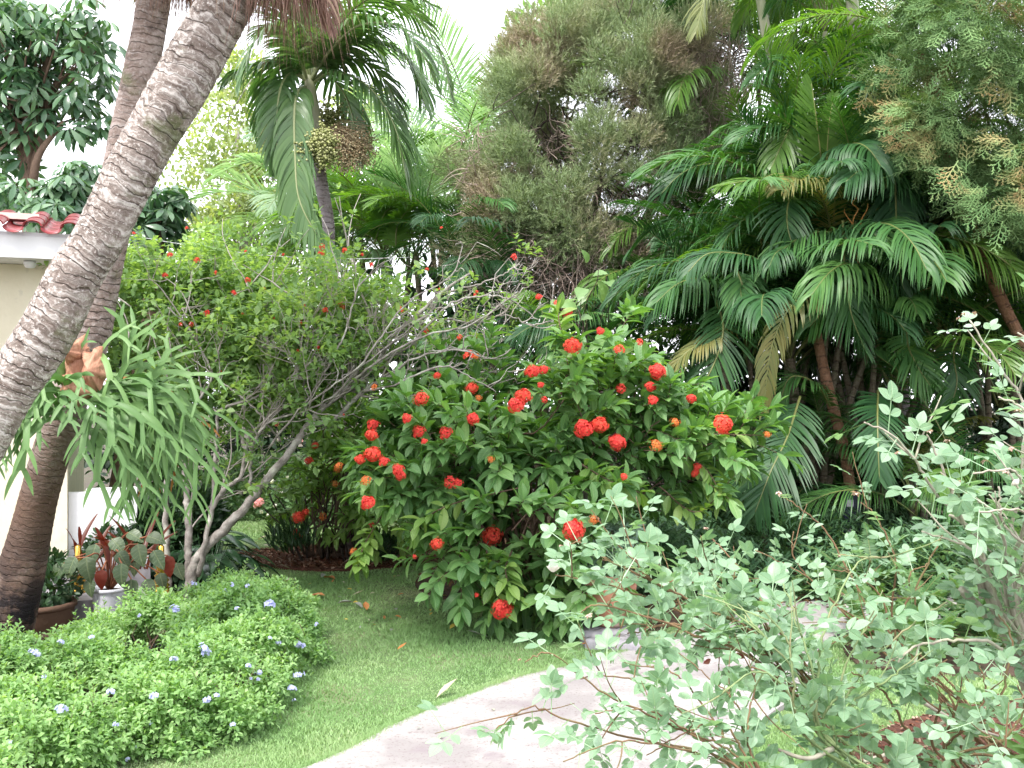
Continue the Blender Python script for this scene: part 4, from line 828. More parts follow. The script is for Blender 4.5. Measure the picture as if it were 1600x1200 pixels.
L5 = limb([(266, 950, 7.5), (262, 880, 7.5), (259, 800, 7.5), (262, 740, 7.5), (275, 680, 7.6)], .032, .018)
L6 = limb([(390, 765, 7.3), (392, 720, 7.3), (402, 680, 7.2), (430, 655, 7.2), (470, 645, 7.2), (520, 620, 7.2)], .014, .006)
L7 = limb([(330, 795, 7.3), (338, 690, 7.4), (345, 640, 7.4), (390, 625, 7.4), (440, 600, 7.4), (465, 590, 7.3)], .016, .006)
L8 = limb([(586, 571, 7.5), (640, 540, 7.5), (690, 500, 7.6), (740, 505, 7.6), (790, 492, 7.6), (830, 508, 7.6), (865, 500, 7.6)], .012, .004)
L9 = limb([(690, 458, 7.6), (760, 440, 7.6), (800, 420, 7.6), (812, 412, 7.6)], .008, .003)
L10 = limb([(683, 577, 7.5), (700, 620, 7.3), (740, 640, 7.2)], .008, .003)
L11 = limb([(482, 664, 7.4), (475, 600, 7.4), (480, 530, 7.4), (490, 490, 7.4)], .01, .004)
L12 = limb([(285, 700, 7.4), (300, 640, 7.4), (330, 590, 7.4), (300, 520, 7.4), (262, 480, 7.4)], .014, .006)
for pts in ([(545, 601, 7.2), (600, 558, 7.0), (672, 522, 6.95), (735, 508, 6.95), (790, 470, 6.95), (812, 455, 7)], [(567, 613, 7.2), (625, 598, 6.9), (690, 572, 6.85), (740, 592, 6.8), (775, 612, 6.8)], [(510, 632, 7.3), (560, 575, 7.0), (600, 520, 6.95), (640, 470, 7), (705, 430, 7.1), (722, 385, 7.2)],
    [(600, 588, 7.1), (660, 556, 6.9), (720, 548, 6.85), (770, 560, 6.85), (800, 545, 6.85)], [(640, 540, 7.1), (700, 478, 7.0), (760, 462, 7), (800, 470, 7), (840, 500, 7.05)], [(470, 640, 7.3), (520, 560, 7.1), (545, 500, 7.1), (560, 450, 7.15), (600, 410, 7.2)], [(440, 690, 7.3), (400, 640, 7.2), (350, 600, 7.2), (300, 560, 7.3)], [(420, 700, 7.2), (470, 640, 7.1), (540, 590, 7.0), (600, 545, 7.0), (650, 505, 7.0)]):
    A_ = limb(pts, .010, .0035, 30, 6)
    for q in range(7):
        s_ = A_[r.randint(8, 30)]; branchy(g, s_, [s_ + [r.uniform(-.05, .32), r.uniform(-.08, .08), r.uniform(-.02, .26)]], r, .0045, .002, .1, 4, 8)
part('trunk', g, m_bark_grey, jt)
gT = Geo(); gB = Geo()
ends = []
def sub(A, n, lmin, lmax, r0, up=.35, rt=.6, dep=2):
    for q in range(n):
        i = r.randint(int(len(A) * .35), len(A)); s = A[i]; t = A[min(i + 1, len(A) - 1)] - A[i - 1]; t = t / max(np.linalg.norm(t), 1e-6)
        d = t * .8 + unit(r, 1)[0] * .8 + np.array([rt * .3, 0, up]); d /= np.linalg.norm(d); L = r.uniform(lmin, lmax); m = 5; P = [s]
        for j in range(m): d = d + unit(r, 1)[0] * .35 + np.array([0, 0, .08]); d /= np.linalg.norm(d); P.append(P[-1] + d * L / m)
        S = spline(P, 12); add_tube(gB, S, np.linspace(r0, r0 * .45, 12) * 1.15, 4); ends.append((S[-1], d, dep))
        if dep: sub(S, 3, lmin * .5, lmax * .55, r0 * .5, up, rt, dep - 1)
for A, n_, r0 in ((L1[35:75], 22, .008), (L2, 14, .007), (L4, 9, .006), (L6, 9, .005), (L7, 10, .006), (L8, 12, .004), (L12, 8, .006), (L3, 4, .006), (L11, 5, .005), (L9, 3, .003)): sub(A, n_, *((.3, .62) if A is not L8 and A is not L9 else (.15, .3)), r0, .15)
for q in range(46):
    px, py = r.uniform(200, 560), r.uniform(430, 640); s_ = W(px, py, r.uniform(7.4, 8.1)); d = nrm(np.array([r.normal() * .5, r.normal() * .2, r.uniform(.3, 1.1)])); Pp = [s_]; L_ = r.uniform(.35, .75)
    for j in range(5): d = nrm(d + unit(r, 1)[0] * .3); Pp.append(Pp[-1] + d * L_ / 5)
    S = spline(Pp, 12); add_tube(gB, S, np.linspace(.0065, .0025, 12), 4); ends.append((S[-1], d, 0)); ends.append((S[7], d, 0))
part('branches', gB, surf_mat('pale twig bark', [(.28, .24, .22), (.45, .41, .38)], 14, bump=.3), jt)
m_jat = leaf_mat('light leaf', [(.09, .17, .055), (.15, .265, .085), (.24, .38, .13), (.37, .49, .22)], nscale=1.2, nmix=.5, rough=.5, trans=.48, spec=.3)
T_j = leaf_t(.55, 4, .12, .25, peak=.55)
# crown clumps with leaves over the left part and sparse at the right
jb = [E(250, 410, 8.3, 70, 35, .5), E(260, 450, 8.0, 85, 55, .6), E(360, 440, 8.4, 90, 45, .6), E(230, 560, 8.0, 60, 80, .5), E(340, 540, 7.9, 95, 70, .6), E(440, 480, 7.9, 90, 70, .6), E(440, 600, 7.8, 90, 60, .5), E(530, 490, 7.8, 55, 50, .5), E(590, 460, 7.9, 40, 30, .4),
      E(540, 560, 7.8, 50, 50, .5), E(330, 640, 7.9, 80, 50, .4), E(320, 400, 8.6, 50, 25, .4)]
cl = clumps(r, jb, 170, .15, .3); P, N = shell_points(r, cl, 3500, .2, .2); g = Geo()
D = nrm(N + [0, 0, .3] + r.normal(size=P.shape) * .4)
dens = np.clip(1.15 - (P[:, 0] / P[:, 1] * F + 800 - 330) / 480, .22, 1); k = r.rand(len(P)) < dens; P, D = P[k], D[k]
twig_leaves(g, None, r, P, D, .1, 3, T_j, (.045, .085), spread=65, sag=.2)
ends = [e for e in ends if r.rand() < np.clip(1.3 - (e[0][0] / e[0][1] * F + 800 - 400) / 330, .16, 1)]; q = np.array([e[0] for e in ends]); dq = np.array([e[1] for e in ends]); twig_leaves(g, None, r, q, nrm(dq + [0, 0, .3]), .09, 3, T_j, (.04, .08), spread=65)
part('crown', g, m_jat, jt)
m_fl = m_red
fl = [(292, 357), (209, 365), (384, 393), (308, 407), (266, 399), (258, 431), (338, 426), (365, 458), (387, 438), (412, 451), (474, 477), (443, 398), (489, 404), (379, 490), (323, 489), (415, 503), (430, 498), (298, 507), (282, 507), (470, 503), (348, 510), (345, 581), (503, 386), (502, 396), (538, 392),
      (566, 398), (581, 413), (580, 415), (667, 421), (687, 452), (745, 456), (742, 461), (625, 482), (626, 485), (666, 523), (665, 518), (718, 528), (745, 526), (508, 485), (535, 480), (532, 474), (475, 525), (470, 505), (498, 543), (537, 542), (496, 545), (465, 548), (470, 560), (432, 665), (560, 607), (585, 604), (538, 648), (803, 402), (690, 356)]
for k, (px, py) in enumerate(fl):
    d = 7.25 + .3 * r.rand(); c = W(px, py, d); s = (2.6 + 3 * r.rand() ** 2) / F * d
    shared('flower_head', HEAD['spray' if k % 3 else 'sprayc'], jt, c, (r.normal() * .4 + .5, r.normal() * .4, r.rand() * 6), s)

# ---- pale green hedge with pale blue flowers
m_hedge = leaf_mat('pale hedge leaf', [(.12, .23, .075), (.19, .34, .115), (.28, .45, .16), (.40, .55, .25)], nscale=2.2, nmix=.5, rough=.55, trans=.42, spec=.25, tcol=(1.4, 1.5, .5))
hb = []
rr = rs(130)
ctr = spline([(-4.2, 4.9, 0), (-3.2, 4.95, 0), (-2.6, 5.1, 0), (-2.1, 5.35, 0), (-1.75, 5.75, 0), (-1.6, 6.15, 0)], 11)
for i, c in enumerate(ctr): hb.append((c[0] - .08, c[1] - (.25 if i < 6 else .05), .09, .42, .38, (.12 if i < 5 else .17 if i < 7 else .24) + .03 * math.sin(i * 1.9)))
for (x, y, rx, ry, rz) in ((-2.0, 4.55, .5, .42, .34), (-2.5, 4.2, .6, .5, .34), (-1.75, 4.95, .45, .4, .36), (-1.42, 5.35, .36, .38, .36), (-1.38, 5.7, .34, .35, .38), (-1.32, 4.85, .32, .36, .27), (-1.42, 4.6, .32, .3, .25), (-1.2, 5.2, .3, .3, .27), (-1.8, 4.4, .34, .36, .26), (-2.75, 4.75, .4, .35, .27), (-2.4, 4.3, .4, .4, .28), (-2.9, 4.45, .4, .4, .28), (-2.0, 4.85, .4, .3, .3), (-2.3, 4.5, .4, .4, .3), (-1.45, 4.8, .22, .25, .24), (-3.1, 4.5, .6, .5, .4), (-2.3, 3.8, .6, .5, .28), (-3.0, 3.9, .7, .6, .34), (-1.95, 4.0, .35, .3, .24), (-1.6, 6.15, .3, .28, .3)): hb.append((x - .12, y - .04, .1, rx, ry, rz * .82))
r = rs(131); hd = thing('flowering_hedge', 'low pale green hedge dotted with pale blue flowers along the lawn', 'hedge', (-2.2, 4.8, 0))
cl = clumps(r, hb, 900, .10, .88); cl = cl[cl[:, 2] > .0]; T_h = leaf_t(.5, 3, .14, .2, peak=.6)
P, N = shell_points(r, cl, 30000, .25, .3); k = P[:, 2] > .015; P, N = P[k], N[k]
D = nrm(N * .8 + [0, 0, .45] + r.normal(size=P.shape) * .45)
k = r.rand(len(P)) < np.clip(1.2 - .15 * (P[:, 1] - 4), .5, 1); P, D = P[k], D[k]
g = Geo(); twig_leaves(g, None, r, P, D, .05, 3, T_h, (.018, .042), spread=62, sag=.15)
part('foliage', g, m_hedge, hd)
g = Geo(); gt = Geo(); k = 620; i = r.choice(len(P), k); Q = P[i]; k2 = Q[:, 2] > .2; Q = Q[k2]; Dq = nrm(np.column_stack([r.normal(size=len(Q)) * .45, r.normal(size=len(Q)) * .45, 1 + 0 * Q[:, 0]]))
twig_leaves(g, gt, r, Q, Dq, .13, 6, T_h, (.016, .034), spread=60, tr=.0012, tk=3, sag=.1); part('foliage', g, m_hedge, hd); part('twigs', gt, m_bark_brown, hd)
g = Geo()
for c in hb: branchy(g, (c[0], c[1], -.01), [(c[0] + r.uniform(-.3, .3), c[1] + r.uniform(-.3, .3), c[2] + c[5] * r.uniform(.4, .85)) for _ in range(9)], r, .006, .0015, .08, 4, 9)
part('stems', g, m_bark_brown, hd)
m_blue = leaf_mat('pale blue petals', [(.34, .36, .66), (.46, .48, .76), (.6, .62, .84)], nmix=.1, rough=.7, trans=.3, tcol=(1, 1, 1.1), spec=.1)
def floret5(g, r, c, ax, s):
    X = nrm(np.cross(ax, [.3, .2, 1.])); Y = np.cross(ax, X); V = [[0, 0, 0]]; Fc = []
    T = leaf_t(.8, 2, .05, .25)
    for q in range(5):
        a = q * 1.2566; D = nrm(X * math.cos(a) + Y * math.sin(a) + ax * .25); g.inst(T, [c], frames(D[None], np.array([ax])), [s])
    add_tube(g, [c - ax * s * 2.2, c], s * .08, 3)
fl = [(274, 954, 30), (420, 946, 34), (371, 952, 14), (317, 1015, 30), (322, 1022, 24), (228, 1014, 26), (248, 1010, 20), (271, 1031, 20), (388, 1041, 18), (404, 1052, 20), (421, 998, 14), (433, 1005, 16), (465, 1007, 22), (470, 1010, 20), (467, 1055, 26), (456, 1078, 24), (405, 1061, 14), (323, 1094, 24), (338, 1088, 18),
      (174, 1082, 24), (242, 1088, 26), (96, 1110, 28), (98, 1105, 20), (181, 1132, 16), (52, 1020, 24), (60, 1024, 18), (94, 1004, 18), (142, 997, 16), (70, 1058, 18), (199, 1187, 12), (16, 1158, 14), (365, 1132, 16), (211, 1168, 10), (303, 913, 16), (361, 915, 14), (386, 916, 14), (493, 976, 12), (353, 923, 10), (217, 962, 12), (237, 1130, 12), (460, 1094, 10), (390, 1060, 12)]
for k, (px, py, s) in enumerate(fl):
    # find the foliage point nearest this bearing, on the near side
    bx_ = (P[:, 0] / P[:, 1]) * F + 800; by_ = 600 - (P[:, 2] - EYE) / P[:, 1] * F; dd = (bx_ - px) ** 2 + (by_ - py) ** 2; near = np.where(dd < 120)[0]
    if len(near) == 0: near = np.argsort(dd)[:6]
    b = P[near[np.argmin(P[near, 1])]]; d = b[1] - .05; c0 = W(px, py, d); 
    if c0[2] < .02: c0[2] = .03
    g = Geo(); n_ = max(2, int(s / 4)); rad = s * .34 / F * d
    for q in range(n_):
        u = unit(r, 1)[0]; u[1] = -abs(u[1]); u[2] = abs(u[2]) * .8 + .1; u = nrm(u); floret5(g, r, c0 + u * rad * r.uniform(.4, 1), u, rad * .38 + .004)
    part('flower_cluster', g, m_blue, hd, off=c0 - np.array([-2.2, 4.8, 0]))

# ---- potted large leaved begonia and companions under the fern
m_beg = leaf_mat('dark bronze leaf', [(.035, .06, .028), (.06, .10, .04), (.10, .13, .06)], nscale=5, nmix=.4, rough=.42, trans=.15, vein=7, tcol=(1.8, .8, .5))
m_begr = leaf_mat('red backed leaf', [(.12, .02, .012), (.18, .04, .02)], rough=.5, trans=.5, tcol=(2.2, .5, .3))
T_big = leaf_t(.68, 9, .10, .35, wave=.02, peak=.34)
r = rs(140)
def potted(name, label, base, leaves, T, mat, stem_mat, alt=None, cat='plant'):
    root = thing(name, label, cat, base); gs = Geo()
    for k, (px, py, d, s, ang, tilt) in enumerate(leaves):
        c = W(px, py, d); a = R(ang); D = nrm(np.array([math.cos(a), -.35, -math.sin(a)])); H = nrm(np.array([-.1, -1., .75 + tilt])); g = Geo(); st_ = c - D * s * .0
        g.inst(T, [st_], frames(D[None], H[None]), [s]); part('leaf', g, alt if (alt and k % 9 == 4) else mat, root, uv=True); mid = (np.asarray(base) + st_) / 2 + [0, .02, .12]; add_tube(gs, spline([base, mid, st_], 8), .005, 5)
    part('stems', gs, stem_mat, root); return root
m_redst = surf_mat('reddish stem', [(.2, .07, .04), (.3, .12, .06)], 10, bump=0)
lv = [(135, 870, 6.3, .17, 75, 0), (215, 850, 6.25, .15, 70, .1), (190, 880, 6.2, .15, 85, 0), (240, 860, 6.3, .14, 55, 0), (262, 868, 6.35, .14, 80, .1), (205, 905, 6.25, .14, 80, 0), (228, 905, 6.3, .13, 60, 0), (118, 870, 6.45, .15, 110, .1), (100, 880, 6.5, .14, 120, 0), (150, 850, 6.5, .15, 100, .3),
      (175, 842, 6.5, .14, 40, .3), (200, 832, 6.55, .13, 20, .4), (230, 838, 6.5, .14, 10, .3), (160, 890, 6.4, .13, 90, 0), (110, 910, 6.5, .13, 95, 0), (185, 862, 6.35, .13, 50, .1), (275, 880, 6.5, .12, 60, .1), (140, 905, 6.5, .12, 80, 0), (250, 895, 6.6, .12, 70, 0), (215, 870, 6.55, .13, 100, .2)]
potted('begonia', 'bronze large leaved begonia growing in the white pot', pc + [0, 0, .22], lv, T_big, m_beg, m_redst, m_begr)
# dark leafy filler: bowl plant
g = Geo(); P, N = shell_points(r, [E(85, 915, 6.5, 40, 35, .2), E(70, 890, 6.6, 30, 30, .2)], 700, .3, 0); leaves_on(g, T_low, P, N, (.04, .08), r); solo('bowl_plant', g, m_dleaf, 'dark small leaved plant growing in the brown clay bowl', 'plant', loc=pb)
# red bromeliad-like leaves behind
m_redl = leaf_mat('red strap leaf', [(.06, .015, .01), (.12, .03, .015), (.06, .07, .03)], rough=.4, trans=.35, tcol=(1.6, .7, .5))
rp = thing('red_leaved_plant', 'red strap leaved plant behind the begonia, below the fern', 'plant', W(165, 870, 7.1) * [1, 1, 0] + [0, 0, .28]); bb = np.array(rp.location)
for k in range(16):
    g = Geo(); a = r.rand() * 6.28; el = r.uniform(.8, 1.45); L = r.uniform(.25, .5); dd = np.array([math.cos(a) * math.cos(el), math.sin(a) * math.cos(el), math.sin(el)]); t = np.linspace(0, 1, 12)[:, None]; o_ = np.array([r.uniform(-.25, .3), 0, 0]); Pq = bb + o_ + dd * L * t + np.array([math.cos(a), math.sin(a), -.6]) * .25 * t ** 2 * L
    ribbon(g, Pq, .035 * np.sin(np.pi * (.1 + .88 * t[:, 0])) ** .6 + .002, np.array([0, -.5, .9]), .15); part('leaf', g, m_redl, rp)
# dark glossy clump plant right of it (arching lance leaves)
m_spath = leaf_mat('dark glossy lance leaf', [(.015, .045, .018), (.03, .075, .028), (.05, .10, .04)], nscale=3, rough=.25, trans=.15, spec=.6, objr=.3)
T_sp = leaf_t(.3, 6, .12, .35, peak=.45); cp = thing('dark_clump_plant', 'dark glossy clump of arching lance leaves behind the grey branched tree', 'plant', W(322, 930, 7.9) * [1, 1, 0]); bb = np.array(cp.location)
for k in range(95):
    a = r.rand() * 6.28; el = r.uniform(.2, 1.3); L = r.uniform(.2, .42); dv = np.array([math.cos(a) * math.cos(el), math.sin(a) * math.cos(el), math.sin(el)]); g = Geo(); tip = bb + [0, 0, .05] + dv * L; ls = r.uniform(.2, .3)
    D = nrm(np.array([math.cos(a), math.sin(a), -.55 + .5 * math.sin(el)])); g.inst(T_sp, [tip], frames(D[None], np.array([[0, 0, 1.]]) + r.normal(size=(1, 3)) * .25), [ls]); add_tube(g, [bb, bb + dv * L * .5, tip], .004, 3); part('leaf', g, m_spath, cp)
# shrub behind the steps
g = Geo(); P, N = shell_points(r, [E(245, 850, 8.0, 60, 70, .3), E(300, 820, 8.4, 50, 60, .3), E(180, 865, 7.75, 60, 40, .15)], 4200, .4, .4); k = P[:, 2] > .05; leaves_on(g, T_low, P[k], N[k], (.05, .1), r); solo('leafy_shrub', g, m_dleaf, 'dark leafy shrub behind the begonia and the grey tree stems', 'shrub', loc=(-3, 8.1, 0))
# plant in the terracotta pot: whorled grey-green leaves
m_pt = leaf_mat('grey green lobed leaf', [(.045, .09, .05), (.075, .13, .075), (.12, .19, .11)], rough=.5, trans=.2, nmix=.3)
T_l = leaf_t(.26, 4, .1, .3); parts_ = [(T_l, (0, 0, 0), (math.sin(a), math.cos(a), -.1), (0, 0, 1), 1.0) for a in np.linspace(-1.9, 1.9, 7)]; T_palm7 = combine(parts_)
g = Geo(); gs = Geo(); cpt = pt + [0, 0, .3]; P, N = shell_points(r, [(pt[0], pt[1], .52, .22, .2, .17), (pt[0] + .1, pt[1], .62, .15, .15, .12)], 150, .3, 0); leaves_on(g, T_palm7, P, N, (.055, .085), r, up_w=.2, nup=1.4)
for p_ in P[::2]: add_tube(gs, spline([cpt - [0, 0, .02], (cpt + p_) / 2 + [0, 0, .03], p_], 6), .003, 4)
pr = thing('potted_plant', 'grey green lobed plant growing in the terracotta pot', 'plant', cpt); part('foliage', g, m_pt, pr); part('stems', gs, m_bark_brown, pr)

# ---- hedge far behind the lawn
m_far = leaf_mat('far hedge leaf', [(.06, .13, .05), (.11, .21, .07), (.2, .32, .12)], nscale=1.5, rough=.5, trans=.3)
g = Geo(); fb = [E(px, 790 - (20 if i % 2 else 0), 12 + .3 * math.sin(i), 60, 55, .5) for i, px in enumerate(range(330, 640, 40))]; cl = clumps(rs(150), fb, 160, .2); P, N = shell_points(r, cl, 15000, .5, .4); k = P[:, 2] > .02; leaves_on(g, T_low, P[k], N[k], (.045, .09), r)
fh = thing('far_hedge', 'leafy green hedge with pink flowers at the far end of the lawn', 'hedge', (-2.4, 12, 0)); part('foliage', g, m_far, fh)
m_pinkf = leaf_mat('pink petals', [(.7, .28, .3), (.85, .5, .5)], nmix=.1, trans=.2); PK = flower_head(r, 26, cover=.4, petal=.5).mesh('flower', m_pinkf, False); m_wf = leaf_mat('white petals', [(.75, .75, .7), (.85, .85, .8)], nmix=.1, trans=.2); WH = flower_head(r, 10, cover=.2, petal=.6).mesh('flower', m_wf, False)
for (px, py, s, me_) in ((404, 786, 8, PK), (424, 752, 4, WH), (440, 770, 3, WH), (415, 742, 3, WH), (450, 745, 3, WH), (408, 800, 3, WH), (395, 775, 3, WH), (430, 790, 3, WH), (432, 663, 4, PK), (460, 780, 3, WH), (419, 805, 3, WH), (470, 690, 4, PK)): shared('flower', me_, fh, W(px, py, 11.2), (.9, 0, r.rand() * 6), s / F * 11.2)
# ================================================================== BACKGROUND TREES
def add_leafmass(name, mat, root, T, blobs, n, size, seed, clump=.3, nclump=120, shell=.3, **kw):
    r = rs(seed); cl = clumps(r, blobs, nclump, clump); P, N = shell_points(r, cl, n, shell, .3); k = P[:, 2] > .03; P, N = P[k], N[k]; g = Geo(); leaves_on(g, T, P, N, size, r, **kw); part(name, g, mat, root); return P
# ---- juniper tree, feathery grey green and brown
def spray_t(seed, n=16, L=1.0, w=.03):
    r = rs(seed); g = Geo(); V = []; Fc = []
    for i in range(n):
        t = r.rand() * .75; a = r.rand() * 6.28; b = len(V); o = np.array([0, t, 0]); d = nrm(np.array([math.cos(a) * .75, 1.0, math.sin(a) * .75])); l = L * (.22 + .3 * r.rand()) * (1 - t * .4); s = nrm(np.cross(d, r.normal(size=3))) * w
        V += [o - s, o + s, o + d * l]; Fc.append([b, b + 1, b + 2])
    b = len(V); V += [[-w * .5, 0, 0], [w * .5, 0, 0], [0, 1, 0]]; Fc.append([b, b + 1, b + 2]); return np.array(V, float), np.array(Fc)
def juniper_mat(name, greens, browns, nscale, lo, hi):
    m = leaf_mat(name, greens, nscale=3, nmix=.4, rough=.8, trans=.12, spec=.1); t = m.node_tree; L = t.links.new
    p = [n for n in t.nodes if n.type == 'BSDF_PRINCIPLED'][0]; tc = [n for n in t.nodes if n.type == 'TEX_COORD'][0]; geo = [n for n in t.nodes if n.type == 'NEW_GEOMETRY'][0]
    src = p.inputs['Base Color'].links[0].from_socket; no = nd(t, 'ShaderNodeTexNoise'); no.inputs['Scale'].default_value = nscale; no.inputs['Detail'].default_value = 6; L(tc.outputs['Object'], no.inputs['Vector'])
    mr = nd(t, 'ShaderNodeMapRange'); mr.inputs[1].default_value = lo; mr.inputs[2].default_value = hi; L(no.outputs[0], mr.inputs[0]); c2 = ramp(t, geo.outputs['Random Per Island'], browns)
    mx = nd(t, 'ShaderNodeMix'); mx.data_type = 'RGBA'; L(mr.outputs[0], mx.inputs[0]); L(src, mx.inputs[6]); L(c2, mx.inputs[7]); L(mx.outputs[2], p.inputs['Base Color']); return m
m_jun = juniper_mat('juniper foliage', [(.14, .21, .09), (.23, .31, .135), (.36, .44, .21)], [(.22, .16, .12), (.36, .28, .21), (.5, .40, .31)], 1.0, .49, .66)
m_jtw = leaf_mat('dry juniper twigs', [(.18, .13, .11), (.30, .23, .195), (.42, .34, .29)], nmix=.3, rough=.8, trans=0)
T_sprays = [spray_t(s, 15, 1.0, .02) for s in range(4)]
jn = thing('juniper_tree', 'large feathery grey green and brown juniper in the centre background', 'tree', (1.1, 12.8, 0)); r = rs(200)
jnb = [E(950, 150, 13.2, 170, 140, 1.0), E(900, 300, 13, 150, 110, 1.0), E(920, 180, 12.8, 150, 130, 1.5), E(1000, 110, 12.8, 110, 100, 1.2), E(860, 280, 12.6, 130, 100, 1.3), E(980, 280, 12.6, 130, 110, 1.2), E(810, 340, 12.5, 85, 70, 1.0), E(900, 380, 12.5, 110, 50, 1.0), E(1050, 200, 12.9, 90, 110, 1.0), E(1010, 30, 13, 110, 90, 1.0), E(880, 90, 12.9, 70, 60, .9), E(760, 385, 12.4, 60, 45, .6), E(760, 270, 12.6, 50, 50, .6), E(1000, 400, 12.4, 70, 40, .6)]
cl = clumps(r, jnb, 620, .27, .45); P, N = shell_points(r, cl, 54000, .2, .2); D = nrm(N * .8 + nrm(P - np.array([1.1, 12.8, 3.0])) * .5 + [0, 0, .45] + r.normal(size=P.shape) * .3); g = Geo()
hgt = (P[:, 2] - 2.9) / 2.5; keep = r.rand(len(P)) < np.clip(.5 + hgt, .25, 1); P, D = P[keep], D[keep]
for k in range(4): g.inst(T_sprays[k], P[k::4], frames(D[k::4], unit(r, len(P[k::4]))), .12 + .11 * r.rand(len(P[k::4])))
part('foliage', g, m_jun, jn)
g = Geo(); base = np.array([1.15, 12.9, -.03]); A = spline([base, W(925, 520, 12.9), W(918, 420, 12.9), W(912, 330, 12.8), W(895, 245, 12.7)], 40); add_tube(g, A, np.linspace(.17, .03, 40), 10); A2 = spline([A[14], W(990, 380, 12.9), W(1045, 260, 12.9), W(1050, 200, 12.9), W(1040, 40, 12.9)], 30); add_tube(g, A2, np.linspace(.09, .02, 30), 8)
A3 = spline([A[22], W(945, 240, 12.6), W(930, 215, 12.5)], 14); add_tube(g, A3, np.linspace(.05, .015, 14), 6)
part('trunk', g, m_bark_dark, jn)
g = Geo()
for A_ in (A, A2): 
    for q in range(50): s_ = A_[r.randint(12, len(A_))]; e = s_ + unit(r, 1)[0] * r.uniform(.7, 1.7) + [0, -.4, r.uniform(-.1, .5)]; branchy(g, s_, [e], r, .022, .004, .1, 4, 12)
part('branches', g, m_bark_dark, jn)
# dry twig tangle hanging at the underside and the bare brown side
g = Geo(); n = 0
def tangle(cx, cy, d, rx, ry, n, L0, L1, down=.6):
    for q in range(n):
        s_ = W(cx + r.uniform(-rx, rx), cy + r.uniform(-ry, ry), d + r.uniform(-.5, .4)); dd = unit(r, 1)[0] + np.array([0, 0, -down]); dd /= np.linalg.norm(dd); L = r.uniform(L0, L1); P = [s_]
        for j in range(5): dd = dd + unit(r, 1)[0] * .45 + np.array([0, 0, -.12 * down]); dd /= np.linalg.norm(dd); P.append(P[-1] + dd * L / 5)
        S = spline(P, 9); add_tube(g, S, np.linspace(.0065, .002, 9), 3)
tangle(960, 410, 12.2, 110, 55, 900, .25, .75, .9); tangle(840, 410, 12.2, 90, 40, 420, .25, .6, .3); tangle(1110, 180, 12.5, 50, 110, 900, .25, .6, -1.1); tangle(900, 300, 12.3, 180, 100, 900, .2, .5, 0)
part('dry_twigs', g, m_jtw, jn)
# small-leaved broad plant in front of juniper (glossy leaves at 920-960,400-470)
g = Geo(); r = rs(203); P = np.array([W(px + r.normal() * 10, py, 9.5 + r.normal() * .1) for px, py in ((905, 480), (925, 470), (895, 500), (940, 440), (915, 430), (950, 465), (870, 470), (935, 480), (918, 410), (905, 450))]); g.inst(T_big, P, frames(nrm(np.column_stack([r.normal(size=10) * .5, -.4 + 0 * P[:, 0], .2 + r.normal(size=10) * .5])), np.tile([0, -.7, .7], (10, 1))), .14 + .06 * r.rand(10))
gs = Geo(); branchy(gs, (.9, 9.8, 0), P, r, .012, .003, .05); vt = thing('tall_leafy_plant', 'tall plant with a few broad glossy leaves under the juniper', 'plant', (.9, 9.8, 0)); part('leaves', g, m_ix, vt); part('stems', gs, m_bark_dark, vt)

# ---- flat-spray cypress, upper right, nearer
def flat_spray(seed, L=1.0):
    r = rs(seed); V = []; Fc = []
    def strip(o, d, l, w):
        b = len(V); s = np.array([d[1], -d[0], 0]) * w; e = o + d * l; zz = np.array([0, 0, -.10 * l]); V.extend([o - s, o + s, o + d * l * .5 + s * .9 + zz * .5, o + d * l * .5 - s * .9 + zz * .5, e + zz]); Fc.extend([[b, b + 1, b + 2], [b, b + 2, b + 3], [b + 3, b + 2, b + 4]])
    strip(np.zeros(3), np.array([0, 1., 0]), 1.0, .016)
    for i in range(9):
        t = .12 + .82 * i / 9; sg = 1 if i % 2 else -1; a = R(38 + r.rand() * 14); d = np.array([math.sin(a) * sg, math.cos(a), 0]); l = .46 * (1 - t * .65) * (.8 + .4 * r.rand()); o = np.array([0, t, -.10 * t]); strip(o, d, l, .014)
        for j in range(4):
            tt = .25 + .2 * j; s2 = 1 if j % 2 else -1; a2 = a * sg + s2 * R(36); d2 = np.array([math.sin(a2), math.cos(a2), 0]); strip(o + d * l * tt, d2, l * .36 * (1.1 - tt * .5), .013)
    return np.array(V, float), np.array(Fc)
FS = [flat_spray(s) for s in range(4)]
m_cyp = juniper_mat('cypress foliage', [(.07, .15, .05), (.13, .23, .075), (.22, .33, .12)], [(.30, .17, .08), (.42, .28, .14), (.28, .28, .12)], 1.6, .545, .68)
cyp = thing('cypress_tree', 'drooping cypress sprays hanging into the upper right corner', 'tree', (5.6, 9.0, 0)); r = rs(210)
cb = [E(1500, 60, 8.2, 120, 90, .7), E(1590, 180, 8.0, 90, 120, .6), E(1480, 180, 8.2, 65, 70, .5), E(1420, 60, 8.6, 55, 70, .5), E(1600, 20, 8.4, 140, 120, .8), E(1640, 330, 7.9, 70, 90, .5), E(1570, 280, 7.9, 50, 45, .35), E(1440, 190, 8.1, 40, 35, .3), E(1690, 200, 8.3, 120, 200, .8), E(1560, -80, 8.6, 200, 100, .9), E(1420, 130, 8.4, 40, 35, .3)]
cl = clumps(r, cb, 300, .22, .45); P, N = shell_points(r, cl, 5200, .2, .2); D = nrm(N * .7 + [-.25, -.35, -.15] + r.normal(size=P.shape) * .45); g = Geo()
for k in range(4): g.inst(FS[k], P[k::4], frames(D[k::4], N[k::4] + [0, -.5, .6]), .16 + .14 * r.rand(len(P[k::4])))
P2 = []
